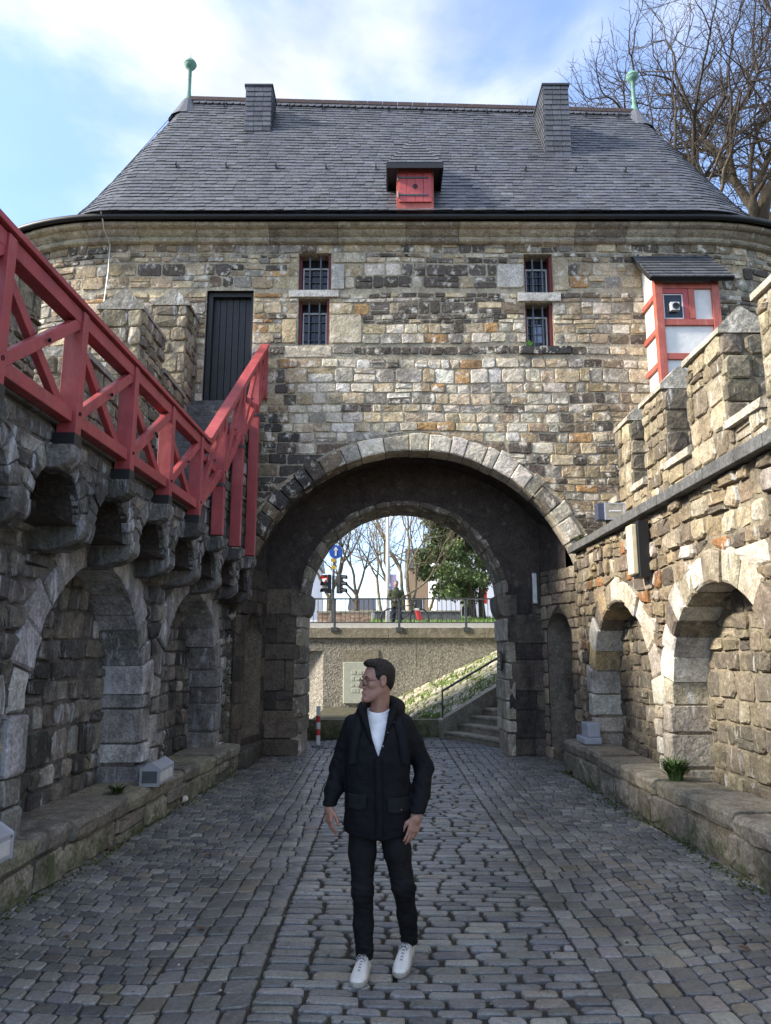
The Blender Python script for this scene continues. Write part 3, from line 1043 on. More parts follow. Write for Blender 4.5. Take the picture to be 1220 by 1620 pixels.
# ------------------------------------------------------------------ passage behind the arch
YB = 13.9; BC, BZ, BR = 0.34, 2.73, 1.86
def passage():
    rng = random.Random(15)
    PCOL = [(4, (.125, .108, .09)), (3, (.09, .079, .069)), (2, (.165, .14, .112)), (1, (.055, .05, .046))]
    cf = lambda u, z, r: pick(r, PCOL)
    # rear wall with the far arch
    B = lambda u, z, w: (u, YB - w, z)
    loop = [(-2.6, -.05), (BC - BR, -.05), (BC - BR, BZ)] + [(BC + BR * math.cos(math.pi - math.pi * i / 30), BZ + BR * math.sin(math.pi - math.pi * i / 30)) for i in range(31)] + [(BC + BR, -.05), (3.7, -.05), (3.7, 6.2), (-2.6, 6.2)]
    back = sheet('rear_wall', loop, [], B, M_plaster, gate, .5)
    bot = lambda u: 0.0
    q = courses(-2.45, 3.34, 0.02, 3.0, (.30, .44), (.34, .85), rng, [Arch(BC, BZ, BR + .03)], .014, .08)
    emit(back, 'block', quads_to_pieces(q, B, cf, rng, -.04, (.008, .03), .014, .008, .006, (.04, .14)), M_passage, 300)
    # far arch ring and jambs: blocks as deep as the wall
    ringm = MB(); lp = arch_loop(BC, BZ, BR + .012, -.02); lp = lp
    reveal(ringm, lp, B, -.01, -1.1)
    ring = ringm.build('far_arch', M_reveal, gate)
    vc = lambda u, z, r: pick(r, [(3, (.22, .19, .155)), (2, (.15, .13, .108)), (1, (.3, .27, .22))])
    emit(ring, 'voussoir', voussoirs(BC, BZ, BR, 23, (.05, .09), 1.08, B, vc, rng, -2, 182, (.015, .03), .01), M_facade, 300)
    pcs = []
    for s in (-1, 1):
        z = 0.0; x = BC + s * BR
        while z < BZ - .02:
            h = min(rng.uniform(.22, .46), BZ - z)
            if BZ - z - h < .12: h = BZ - z
            ins = rng.uniform(0.0, .035); wdt = rng.uniform(.12, .2)
            a, b = (x - wdt, x + ins) if s < 0 else (x - ins, x + wdt)
            v, f = lump(outline([(a, z + .004), (b, z + .004), (b, z + h - .004), (a, z + h - .004)], rng, .008, (.05, .16)), -1.08, .02, .018, B, rng, .006)
            pcs.append((v, f, pick(rng, [(3, (.40, .36, .29)), (2, (.26, .23, .19)), (2, (.5, .46, .39))]))); z += h
    emit(ring, 'jamb_stone', pcs, M_facade, 300)
    # rounded imposts
    for s in (-1, 1):
        x = BC + s * BR
        b = MB(); pr = []
        for i in range(9):
            t = math.pi / 2 * i / 8
            pr.append((x - s * .13 * math.sin(t), BZ + .02 + .06 - .02 - .30 * math.cos(t)))
        pr += [(x - s * .13, BZ + .15), (x + s * .22, BZ + .15), (x + s * .22, BZ - .22)]
        n = len(pr)
        v = [(p[0], YB - .05, p[1]) for p in pr] + [(p[0], YB + 1.0, p[1]) for p in pr]
        mobj('impost', v, [tuple(range(n)), tuple(range(2 * n - 1, n - 1, -1))] + [(i, (i + 1) % n, n + (i + 1) % n, n + i) for i in range(n)], M_passage, ring, False, [(.2, .18, .15)] * (2 * n))
    # side walls with a niche each
    for s in (-1, 1):
        xa, xb = (-2.40, -2.20) if s < 0 else (3.17, 2.88)
        def W(u, z, w, xa=xa, xb=xb, s=s):
            return (xa + (xb - xa) * (u - 12.9) / 1.0 - s * w, u, z)
        na = (13.30, 2.12, .40)
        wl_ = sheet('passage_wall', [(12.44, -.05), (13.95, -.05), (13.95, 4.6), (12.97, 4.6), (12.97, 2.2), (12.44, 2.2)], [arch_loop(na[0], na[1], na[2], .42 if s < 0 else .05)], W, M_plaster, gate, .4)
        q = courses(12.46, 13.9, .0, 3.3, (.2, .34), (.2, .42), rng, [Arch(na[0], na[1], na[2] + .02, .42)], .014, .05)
        PC2 = PCOL if s < 0 else [(3, (.32, .265, .2)), (3, (.24, .2, .16)), (2, (.42, .35, .26))]  # right side uses lighter tones, the light on it painted into the stones
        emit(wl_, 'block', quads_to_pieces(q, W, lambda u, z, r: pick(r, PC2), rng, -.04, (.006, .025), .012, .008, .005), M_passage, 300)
        nm = MB(); reveal(nm, arch_loop(na[0], na[1], na[2], .42 if s < 0 else .05), W, .0, -.45)
        no = nm.build('niche', M_reveal, wl_); 
        q = courses(12.85, 13.75, .05, 2.5, (.28, .4), (.3, .6), rng, [], .014, 0)
        sheet('niche_back', [(12.8, 0), (13.8, 0), (13.8, 2.6), (12.8, 2.6)], [], lambda u, z, w: W(u, z, -.44 + w), M_plaster, wl_, .6)
        emit(wl_, 'niche_block', quads_to_pieces(q, lambda u, z, w: W(u, z, -.44 + w), lambda u, z, r: pick(r, PC2), rng, -.02, (.01, .03), .012, .008, .005), M_passage, 300)
    # vault
    v = []; f = []
    for i in range(25):
        t = math.pi * i / 24
        for y in (12.94, YB + .02): v.append((AC + (AR + .10) * math.cos(t), y, AZ + (AR + .10) * math.sin(t)))
    for i in range(24): f.append((2 * i, 2 * i + 1, 2 * i + 3, 2 * i + 2))
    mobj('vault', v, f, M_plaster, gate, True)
    # mass of the building above and behind
    m = MB()
    m.box(-4.9, 5.6, 12.96, 17.7, 5.5, 9.5); m.box(-7.4, -2.95, 12.96, 17.7, 0, 9.5); m.box(3.75, 8.2, 13.3, 17.7, 0, 9.5)
    m.build('building_core', M_plaster, gate)
    # low bench stones on the left of the passage
    pcs = []
    y = 12.4
    for k in range(3):
        v, f = lump(outline([(y, .0), (y + .48, .0), (y + .48, .30), (y, .30)], rng, .01, (.05, .15)), -.3, .0, .03, lambda u, z, w: (-2.2 + .02 * (u - 12.4) + w, u, z), rng)
        pcs.append((v, f, (.1, .095, .085)))
        v, f = lump(outline([(y, -2.56), (y + .48, -2.56), (y + .48, -2.2), (y, -2.2)], rng, .008, (.05, .1)), -.06, .0, .02, lambda u, z, w: (z, u, .30 + w), rng)
        pcs.append((v, f, (.12, .115, .1))); y += .49
    emit(back, 'plinth_stone', pcs, M_passage, 300)
    # tube lamp on the rear wall and a small plate on the jamb
    lamp = thing('tube_lamp', 'slim unlit white tube lamp upright on the dark passage wall', 'lamp', (2.76, YB - .05, 3.0))
    box('diffuser', 2.72, 2.80, YB - .10, YB - .04, 2.72, 3.28, M_wframe, lamp, .012)
    box('bracket', 2.80, 2.86, YB - .07, YB - .031, 2.66, 3.36, M_black, lamp)
    pl = thing('notice_plate', 'small black lettered plate fixed to the pale right arch jamb', 'sign', (BC + BR - .03, 14.2, 1.6))
    box('plate', BC + BR - .075, BC + BR - .055, 14.05, 14.45, 1.5, 1.86, M_black, pl)
    for i in range(4):
        box('text_line', BC + BR - .078, BC + BR - .0755, 14.1, 14.4 - .05 * (i % 2), 1.56 + .075 * i, 1.575 + .075 * i, M_wframe, pl)
passage()

# ------------------------------------------------------------------ half-timbered oriel
def oriel():
    x0, x1, y0, y1, z0, z1 = 4.62, 5.68, 11.82, 12.75, 5.95, 8.05
    zr = lambda y: min(9.0, 8.07 + (y - 11.64) * .99 / .98) - .11
    xa, xb, ya = x0 + .035, x1 - .035, y0 + .035
    o = mobj('oriel', [(xa, ya, z0), (xb, ya, z0), (xb, 12.9, z0), (xa, 12.9, z0), (xa, ya, zr(ya)), (xb, ya, zr(ya)), (xb, 12.9, zr(12.9)), (xa, 12.9, zr(12.9))], BOXF, M_white, gate)
    def bm(p0, p1, w=.13, h=.09, mat=M_redor):
        b = MB(); b.beam(p0, p1, w, h, (0, 0, 1) if abs(p1[2] - p0[2]) < .5 * (Vector(p1) - Vector(p0)).length else (0, 1, 0)); return b.build('timber', mat, o, bevel=.006)
    zt = lambda y: 8.07 + (y - 11.64) * .99 / .98 - .15       # raking top
    # corner posts
    bm((x0 + .045, y0 + .045, z0 - .05), (x0 + .045, y0 + .045, z1 + .08), .13, .13)
    bm((x1 - .045, y0 + .045, z0 - .05), (x1 - .045, y0 + .045, z1 + .08), .13, .13)
    bm((x0 + .03, y1 - .20, z0 - .05), (x0 + .03, y1 - .20, zt(y1 - .20)), .10, .09)
    for z in (6.08, 6.72, 7.33, 8.0):
        bm((x0 + .11, y0 + .03, z), (x1 - .11, y0 + .03, z), .08, .11)
    for z in (6.02, 6.62, 7.22, 7.85):
        bm((x0 + .03, y0 + .11, z), (x0 + .03, y1 - .25, z), .08, .10)
    bm((x0 + .03, y0, zt(y0)), (x0 + .03, y1 - .2, zt(y1 - .2)), .09, .10)
    bm((5.22, y0 + .03, 7.39), (5.22, y0 + .03, 7.94), .10, .09)
    # window
    w = box('oriel_window', 4.74, 5.16, y0 + .028, y0 + .034, 7.40, 7.93, M_glass, o)
    box('casing', 5.08, 5.165, y0 + .0, y0 + .05, 7.39, 7.94, M_redd, w)
    box('casing', 4.735, 5.08, y0 + .0, y0 + .05, 7.86, 7.94, M_redd, w)
    fr = MB()
    for a, b, c, d in ((4.74, 4.755, 7.40, 7.85), (5.06, 5.075, 7.40, 7.85), (4.755, 5.06, 7.835, 7.85), (4.755, 5.06, 7.40, 7.415)): fr.box(a, b, y0 + .01, y0 + .03, c, d)
    fr.build('frame', M_wframe, w)
    # white fan unit in the pane
    vb = box('fan_unit', 4.84, 4.99, y0 - .05, y0 + .03, 7.53, 7.68, M_wframe, w, .006)
    v, f = lathe([(.0, .0), (.035, .0), (.035, .012), (.058, .012), (.058, .0)], 18)
    mobj('fan_ring', [(a + 4.925, y0 - .052 - c, b + 7.605) for a, b, c in v], f, M_black, w)
    # slate lean-to roof
    rng = random.Random(9)
    pa = Vector((x0 - .14, 11.64, 8.07)); pb = Vector((x1 + .22, 11.64, 8.07)); pc = Vector((x1 + .22, 12.62, 9.06)); pd = Vector((x0 - .14, 12.62, 9.06))
    nn = (pb - pa).cross(pd - pa).normalized()
    r = mobj('oriel_roof', [pa, pb, pc, pd, pa - nn * .07, pb - nn * .07, pc - nn * .07, pd - nn * .07], BOXF, M_black, o)
    pcs = []; n = 9
    for j in range(n):
        k = 8; off = (j % 2) * .5
        es = sorted(set([0] + [min(1, max(0, (i + off + rng.uniform(-.1, .1)) / k)) for i in range(k + 1)] + [1]))
        for a, b in zip(es[:-1], es[1:]):
            if b - a < .02: continue
            P = lambda u, t, h: pa.lerp(pb, u).lerp(pd.lerp(pc, u), t) + nn * h
            t0, t1 = j / n, (j + 1) / n; g = .003
            vv = [P(a + g, t0 - .01, .002), P(b - g, t0 - .01, .002), P(b - g, t1, .002), P(a + g, t1, .002), P(a + g, t0 - .01, .028), P(b - g, t0 - .01, .026), P(b - g, t1, .008), P(a + g, t1, .008)]
            pcs.append((vv, BOXF, pick(rng, SLATE)))
    emit(r, 'slate', pcs, M_slate, 300)
oriel()
# ------------------------------------------------------------------ flanking walls
def XLw(y): return -2.82 + .03 * (y - 5.8)
def XFr(y): return XLw(y) + .38            # face of the corbelled frieze
def XRw(y): return 3.20
LW = lambda u, z, w: (XLw(u) + w, u, z)
LF = lambda u, z, w: (XFr(u) + w, u, z)
RW = lambda u, z, w: (XRw(u) - w, u, z)
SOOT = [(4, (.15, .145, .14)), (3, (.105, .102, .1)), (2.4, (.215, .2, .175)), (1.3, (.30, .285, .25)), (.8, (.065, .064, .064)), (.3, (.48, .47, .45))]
SOOTV = [(3, (.30, .30, .305)), (2, (.40, .40, .41)), (2, (.22, .22, .222)), (1, (.52, .52, .53))]
M_streak = stone_mat('streaked_limestone', soot=.5, soot_col=(.05, .05, .052), pale=.5, pale_col=(.5, .51, .54))
TANS = [(4, (.27, .215, .145)), (3, (.20, .16, .115)), (2.4, (.34, .285, .20)), (2, (.13, .11, .088)), (1, (.42, .37, .29)), (.5, (.30, .15, .07)), (.8, (.5, .46, .4))]
TANV = [(4, (.46, .42, .35)), (2, (.36, .32, .25)), (1.5, (.58, .56, .52)), (.3, (.42, .33, .19)), (.6, (.24, .2, .16))]

def arcade(name, label, Wm, arcs, y0, y1, ztop, stone, mortar, pal, vpal, seed, recess, backpal, wr=(.16, .40), hr=(.15, .24), depth=.45, nv=15):
    rng = random.Random(seed)
    th = thing(name, label, 'wall', (Wm(8, 0, -.5)[0], 8, 0))
    lp = [arch_loop(a.c, a.z, a.r, .35) for a in arcs]
    wall = sheet('masonry', [(y0, -.02), (y1, -.02), (y1, ztop), (y0, ztop)], lp, Wm, mortar, th, .6)
    cf = lambda u, z, r: pick(r, pal)
    q = courses(y0, y1, .30, ztop - .01, hr, wr, rng, [Arch(a.c, a.z, a.r + .29, .3) for a in arcs], .016, .12, wave=.02)
    # jamb stones below the springing come from the courses running up to the arch leg
    emit(wall, 'stone', quads_to_pieces(q, Wm, cf, rng, -.05, (.005, .06), .022, .014, .014, (.06, .28)), stone, 300, rest='stone_rest')
    for a in arcs:
        rv = MB(); reveal(rv, arch_loop(a.c, a.z, a.r, .35), Wm, -.01, -recess - .02)
        ao = rv.build('blind_arch', mortar, th)
        vp = voussoirs(a.c, a.z, a.r, nv, (.24, .34), recess, Wm, lambda u, z, r: pick(r, vpal), rng, 0, 180, (.02, .07), .018)
        emit(ao, 'voussoir', vp, M_streak if stone is M_sooty else stone, 300)
        # jambs
        pcs = []
        for s in (-1, 1):
            z = .36; x = a.c + s * a.r
            while z < a.z - .02:
                h = rng.uniform(.2, .42)
                if a.z - z - h < .14: h = a.z - z
                wd = rng.uniform(.2, .3)
                u0, u1 = (x - wd, x + .012) if s < 0 else (x - .012, x + wd)
                v, f = lump(outline([(u0, z + .005), (u1, z + .005), (u1, z + h - .005), (u0, z + h - .005)], rng, .008, (.04, .12)), -recess, rng.uniform(.03, .07), .02, Wm, rng, .01)
                pcs.append((v, f, pick(rng, vpal if z > .7 or True else pal))); z += h
        emit(ao, 'jamb_stone', pcs, stone, 300)
        Bk = lambda u, z, w: Wm(u, z, w - recess)
        sheet('recess_back', [(a.c - a.r - .05, .2), (a.c + a.r + .05, .2), (a.c + a.r + .05, a.z + a.r + .05), (a.c - a.r - .05, a.z + a.r + .05)], [], Bk, mortar, ao, .7)
        topf = lambda u, a=a: a.z + math.sqrt(max(0.0, a.r ** 2 - (u - a.c) ** 2))
        q = courses(a.c - a.r, a.c + a.r, .38, a.z + a.r, hr, wr, rng, [], .016, .08, top=topf, wave=.02)
        emit(ao, 'infill_stone', quads_to_pieces(q, Bk, lambda u, z, r: pick(r, backpal), rng, -.03, (.005, .05), .02, .012, .012), stone, 300)
    return th, wall

# ---- left
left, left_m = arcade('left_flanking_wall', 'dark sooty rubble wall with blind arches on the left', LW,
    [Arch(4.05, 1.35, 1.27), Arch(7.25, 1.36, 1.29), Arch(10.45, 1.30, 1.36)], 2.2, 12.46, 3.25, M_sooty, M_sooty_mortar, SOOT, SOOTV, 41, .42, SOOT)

box('sun_block', -6.5, -3.38, 2.2, 12.9, -.02, 3.4, M_sooty_mortar, left)  # unseen block added behind the wall to stop sun leaking through
box('sun_block', 3.72, 7.0, 2.2, 12.3, -.02, 3.4, M_tan_mortar, right) if False else None
POSTS = [3.2, 4.25, 5.33, 6.43, 7.52, 8.63, 9.72, 10.76, 11.8]
def left_top():
    rng = random.Random(43)
    cb = [2.75, 3.83, 4.9, 5.97, 7.03, 8.1, 9.17, 10.23, 11.3, 12.3]       # lower corbels
    arcs = [Arch((a + b) / 2, 2.80, (b - a) / 2 - .13, 2.4) for a, b in zip(cb[:-1], cb[1:])]
    # frieze plane with little arches
    loops = []
    outer = [(2.2, 2.70), (2.2, 3.46), (12.46, 3.46), (12.46, 2.70)]
    outer = [(2.2, 3.46), (2.2, 2.82)]
    for a in arcs:
        outer += [(a.c - a.r, 2.82)] + [(a.c + a.r * math.cos(math.pi - math.pi * i / 12), a.z + a.r * math.sin(math.pi - math.pi * i / 12)) for i in range(13)] + [(a.c + a.r, 2.82)]
    outer += [(12.46, 2.82), (12.46, 3.46)]
    fz = sheet('frieze', outer, [], LF, M_sooty_mortar, left, .4)
    q = courses(2.2, 12.46, 2.84, 3.44, (.13, .2), (.16, .34), rng, [Arch(a.c, a.z, a.r + .13, 2.5) for a in arcs], .014, .05)
    emit(fz, 'stone', quads_to_pieces(q, LF, lambda u, z, r: pick(r, SOOT), rng, -.05, (.004, .03), .015, .01, .008), M_sooty, 300)
    for a in arcs:
        rv = MB(); reveal(rv, [(a.c + a.r * math.cos(math.pi * i / 12), a.z + a.r * math.sin(math.pi * i / 12)) for i in range(13)], LF, 0, -.40)
        so = rv.build('small_arch', M_plaster, left)  # dark lining carries both soot and the openings' shade in its colour
        emit(so, 'voussoir', voussoirs(a.c, a.z, a.r, 11, (.12, .15), .05, LF, lambda u, z, r: pick(r, [(3, (.15, .15, .148)), (2, (.2, .2, .195)), (2, (.1, .1, .1))]), rng, 0, 180, (.01, .03), .01), M_sooty, 300)
    # lower corbels: quarter-round blocks
    def corbel(name, y, hw, xb, xf, zt, h, mat, c, parent):
        pr = [(xb, zt), (xf, zt), (xf, zt - h * .35)]
        for i in range(1, 8):
            t = math.pi / 2 * i / 7
            pr.append((xf - (xf - xb) * .62 * (1 - math.cos(t)), zt - h * .35 - h * .65 * math.sin(t)))
        pr.append((xb, zt - h))
        n = len(pr)
        v = []
        for yy, k in ((y - hw, .0), (y - hw + .02, .015), (y + hw - .02, .015), (y + hw, .0)):
            for x, z in pr: v.append((x + (k if x > xb + .05 else 0) + rng.uniform(-.006, .006), yy, z - k * .5 + rng.uniform(-.006, .006)))
        f = [tuple(range(n)), tuple(range(4 * n - 1, 3 * n - 1, -1))]
        for s in range(3):
            f += [(s * n + i, s * n + (i + 1) % n, (s + 1) * n + (i + 1) % n, (s + 1) * n + i) for i in range(n)]
        return mobj(name, v, f, mat, parent, False, [c] * len(v))
    for y in cb:
        corbel('corbel', y, .13, XLw(y) - .1, XFr(y) + .02, 2.85, .23, M_sooty, pick(rng, [(1, (.2, .2, .205)), (1, (.13, .13, .13))]), left)
    for y in POSTS:
        corbel('bracket_stone', y, .11, XFr(y) - .05, XFr(y) + .18, 3.30, .17, M_sooty, pick(rng, [(1, (.16, .155, .145)), (1, (.11, .11, .108))]), left)
    # slate coping, in lengths
    y = 2.2
    while y < 8.9:
        L = rng.uniform(.5, .9)
        b = MB(); y2 = min(y + L, 9.0)
        x0, x1 = XFr(y), XFr(y2)
        v = [(x0 - .45, y + .004, 3.465), (x0 + .05, y + .004, 3.465), (x1 + .05, y2 - .004, 3.465), (x1 - .45, y2 - .004, 3.465)]
        b.add(v + [(p[0], p[1], 3.56) for p in v], BOXF); b.build('coping_slab', M_coping, left, bevel=.008); y = y2
    # walkway and stairs to the door
    box('walkway', -3.42, -2.5, 2.2, 9.0, 3.30, 3.52, M_coping, left)
    n = 15
    st = [(9.0 + (12.44 - 9.0) * i / n, 3.52 + (6.08 - 3.52) * (i + 1) / n) for i in range(n)]
    for i, (y, z) in enumerate(st):
        y2 = 12.46
        box('step', -3.36, XFr(y) - .04, y, 9.0 + (12.44 - 9.0) * (i + 1) / n - .003 if i < n - 1 else y2, z - .18, z, M_coping, left, .01)
    SW = lambda u, z, w: (XFr(u) - .03 + w, u, z)
    tp = lambda u: 3.44 + max(0, (u - 9.0)) * (6.08 - 3.52) / 3.44
    sheet('stair_side', [(9.0, 3.44), (12.46, 3.44), (12.46, 5.98)], [], SW, M_sooty_mortar, left, .4)
    q = courses(9.05, 12.46, 3.46, 6.0, (.15, .22), (.18, .36), rng, [], .014, .1, top=tp, wave=.01)
    so = bpy.data.objects['stair_side']
    emit(so, 'stone', quads_to_pieces(q, SW, lambda u, z, r: pick(r, SOOT), rng, -.04, (.004, .04), .016, .01, .01), M_sooty, 300)
    # outer parapet, stepping up with the stairs
    XP = -3.36
    segs = [(2.2, 3.6, 4.15, 0), (3.6, 5.0, 5.2, 1), (5.0, 5.7, 4.15, 0), (5.7, 6.75, 5.2, 1), (6.75, 7.8, 4.15, 0), (7.8, 9.55, 5.05, 0), (9.55, 10.6, 6.45, 1), (10.6, 11.75, 5.95, 0), (11.75, 12.44, 7.6, 1)]
    for (a, b, zt, mer) in segs:
        PW = lambda u, z, w: (XP + w, u, z)
        NF = lambda u, z, w, a=a: (u, a - w, z)
        po = MB(); po.box(XP - .55, XP, a, b, 3.3, zt); pm = po.build('parapet', M_tan_mortar, left)
        q = courses(a + .01, b - .01, 3.55, zt, (.16, .24), (.16, .36), rng, [], .014, .1)
        pcs = quads_to_pieces(q, PW, lambda u, z, r: pick(r, [(3, (.22, .195, .15)), (2, (.15, .135, .115)), (1, (.3, .26, .19))]), rng, -.04, (.01, .05), .018, .012, .01)  # faces towards the lane: shade put into these darker tones
        q = courses(XP - .54, XP + .02, max(3.55, zt - 1.6), zt, (.2, .28), (.22, .42), rng, [], .014, 0)
        pcs += quads_to_pieces(q, NF, lambda u, z, r: pick(r, [(3, (.30, .255, .175)), (2, (.22, .19, .14)), (1, (.38, .32, .22))]), rng, -.04, (.01, .05), .018, .012, .01)  # end faces: same stone, lightened in colour as if lit
        emit(pm, 'stone', pcs, M_tan, 300)
        if mer:
            v = [(XP - .60, a - .03, zt), (XP + .05, a - .03, zt), (XP + .05, a - .03, zt + .05), (XP - .22, a - .03, zt + .30), (XP - .60, a - .03, zt + .05)]
        else:
            v = [(XP - .60, a + .0, zt), (XP + .06, a + .0, zt), (XP + .06, a + .0, zt + .07), (XP - .3, a + .0, zt + .12), (XP - .60, a + .0, zt + .07)]
        n5 = 5; e = .03 if mer else -.001
        v2 = [(p[0], b + e, p[2]) for p in v]
        mobj('cap_stone', v + v2, [tuple(range(5)), (9, 8, 7, 6, 5)] + [(i, (i + 1) % 5, 5 + (i + 1) % 5, 5 + i) for i in range(5)], M_cornice, left, False, [(.30, .285, .25)] * 10)
M_coping = stone_mat('slate_coping', soot=.3, use_attr=False, base=(.13, .135, .14), bmp=.3, moss=0)
left_top()

def bench(name, label, Xf, sgn, y0, y1, zt, depth, seed, cpal):
    """a stone bench: coursed blocks below, thick slabs on top"""
    rng = random.Random(seed)
    xm = Xf(8)
    th = thing(name, label, 'bench', (xm, 8, 0))
    core = MB()
    N = 12
    v = []
    for i in range(N + 1):
        y = y0 + (y1 - y0) * i / N
        x = Xf(y); v += [(x - sgn * .03, y, -.02), (x - sgn * .03, y, zt - .06), (x - sgn * depth, y, zt - .06)]
    f = []
    for i in range(N):
        for k in range(2): f.append((i * 3 + k, (i + 1) * 3 + k, (i + 1) * 3 + k + 1, i * 3 + k + 1))
    f += [(0, 1, 2)]
    co = mobj('core', v, f, M_tan_mortar if sgn < 0 else M_sooty_mortar, th)
    Fm = lambda u, z, w: (Xf(u) + sgn * (w - .02) + .012 * math.sin(u * 2.1), u, z)
    q = courses(y0, y1, .0, zt - .17, (.15, .26), (.3, .75), rng, [], .014, .15)
    emit(co, 'block', quads_to_pieces(q, Fm, lambda u, z, r: pick(r, cpal), rng, -.05, (-.01, .045), .028, .016, .014, (.06, .2)), M_bench, 300)
    y = y0; pcs = []
    while y < y1 - .05:
        L = rng.uniform(.55, 1.15); y2 = min(y + L, y1)
        if y1 - y2 < .3: y2 = y1
        ov = rng.uniform(.0, .035); dz = rng.uniform(-.02, .015)
        # front-rounded slab: rings along its length
        ns = 5; prof = [(-depth, -.17), (-.02 + ov, -.17), (ov, -.14), (ov + .008, -.05), (ov - .012, -.012), (ov - .05, .0), (-depth * .5, .008), (-depth, .0)]
        vv = []; m = len(prof)
        for i in range(ns + 1):
            t = i / ns; yy = y + .006 + (y2 - y - .012) * t
            sh = .018 if i in (0, ns) else 0
            for a, zz in prof:
                vv.append((Xf(yy) + sgn * (a - (sh if a > -.1 else 0) + rng.uniform(-.009, .009)), yy, zt + dz + zz - (sh * .6 if zz > -.1 else 0) + rng.uniform(-.008, .008)))
        ff = [tuple(range(m)), tuple(ns * m + k for k in range(m))]
        for i in range(ns):
            ff += [(i * m + k, (i + 1) * m + k, (i + 1) * m + (k + 1) % m, i * m + (k + 1) % m) for k in range(m)]
        pcs.append((vv, ff, pick(rng, cpal))); y = y2
    emit(th, 'seat_slab', pcs, M_bench, 300)
    return th
bench('stone_bench', 'mossy stone bench running along the foot of the left wall', lambda y: -2.66 + .055 * (y - 5.8) if y < 11.3 else -2.357 + .02 * (y - 11.3), 1, 2.2, 12.4, .43, .62, 61, [(3, (.24, .23, .195)), (2, (.31, .295, .25)), (1, (.17, .165, .145))])
bench('stone_bench', 'pale stone bench running along the foot of the right wall', lambda y: 2.92 - .022 * (y - 6), -1, 2.6, 12.2, .50, .55, 62, [(3, (.30, .275, .225)), (2, (.23, .21, .17)), (1, (.38, .355, .3))])

# ---- right
right, right_m = arcade('right_flanking_wall', 'tan rubble wall with blind arches on the right', RW,
    [Arch(4.1, 1.25, 1.24), Arch(7.26, 1.26, 1.24), Arch(10.33, 1.22, 1.31)], 2.2, 12.46, 3.46, M_tan, M_tan_mortar, TANS, TANV, 51, .38,
    [(4, (.19, .165, .125)), (3, (.14, .125, .10)), (2, (.25, .215, .16)), (1, (.34, .3, .23))], nv=13)
def right_top():
    rng = random.Random(53)
    y = 2.2
    while y < 12.4:
        y2 = min(y + rng.uniform(.42, .8), 12.46)
        box('coping_slab', 3.07 + rng.uniform(-.006, .006), 3.9, y + .004, y2 - .004, 3.46, 3.58 + rng.uniform(-.004, .004), M_coping, right, .008); y = y2
    XP = 3.86
    PW = lambda u, z, w: (XP - w, u, z)
    segs = [(2.2, 3.0, 4.28, 0), (3.0, 4.1, 5.42, 1), (4.1, 4.9, 4.28, 0), (4.9, 5.75, 5.42, 1), (5.75, 6.3, 4.28, 0), (6.3, 7.2, 5.42, 1), (7.2, 8.04, 4.28, 0), (8.04, 9.03, 5.42, 1), (9.03, 9.85, 4.28, 0), (9.85, 10.7, 5.42, 1), (10.7, 11.3, 4.28, 0), (11.3, 11.95, 5.42, 1), (11.95, 12.44, 4.28, 0)]
    LIT = [(3, (.34, .29, .20)), (2, (.27, .225, .155)), (2, (.40, .35, .255)), (1, (.2, .17, .125))]  # lane-facing stones: sunlight on this side mixed into the colours
    for (a, b, zt, mer) in segs:
        NF = lambda u, z, w, a=a: (u, a - w, z)
        pm = box('parapet', XP, XP + .55, a + .002, b - .002, 3.5, zt, M_tan_mortar, right)
        q = courses(a + .01, b - .01, 3.55, zt, (.17, .27), (.2, .42), rng, [], .014, .1)
        pcs = quads_to_pieces(q, PW, lambda u, z, r: pick(r, LIT), rng, -.04, (.01, .05), .02, .012, .012)
        if mer:
            q = courses(XP - .02, XP + .54, 4.3, zt, (.22, .3), (.24, .4), rng, [], .014, 0)
            pcs += quads_to_pieces(q, NF, lambda u, z, r: pick(r, [(3, (.2, .175, .135)), (2, (.14, .125, .1)), (1, (.27, .24, .19))]), rng, -.04, (.01, .05), .02, .012, .012)  # end faces get darker tones, their shade put into the colour
        emit(pm, 'stone', pcs, M_tan, 300)
        e = .035 if mer else -.004
        if mer: pr = [(XP - .06, 0), (XP - .05, .07), (XP + .20, .32), (XP + .26, .32), (XP + .60, .06), (XP + .60, 0)]
        else: pr = [(XP - .08, -.02), (XP - .07, .08), (XP - .02, .11), (XP + .3, .16), (XP + .6, .10), (XP + .6, -.02)]
        v = []; ns = 3
        for i in range(ns + 1):
            yy = a - e + (b - a + 2 * e) * i / ns
            for x, z in pr: v.append((x + rng.uniform(-.008, .008), yy, zt + z + rng.uniform(-.006, .006)))
        m = len(pr)
        f = [tuple(range(m)), tuple(ns * m + k for k in range(m))]
        for i in range(ns): f += [(i * m + k, (i + 1) * m + k, (i + 1) * m + (k + 1) % m, i * m + (k + 1) % m) for k in range(m)]
        mobj('cap_stone', v, f, M_facade, right, False, [(.40, .375, .32)] * len(v))
right_top()

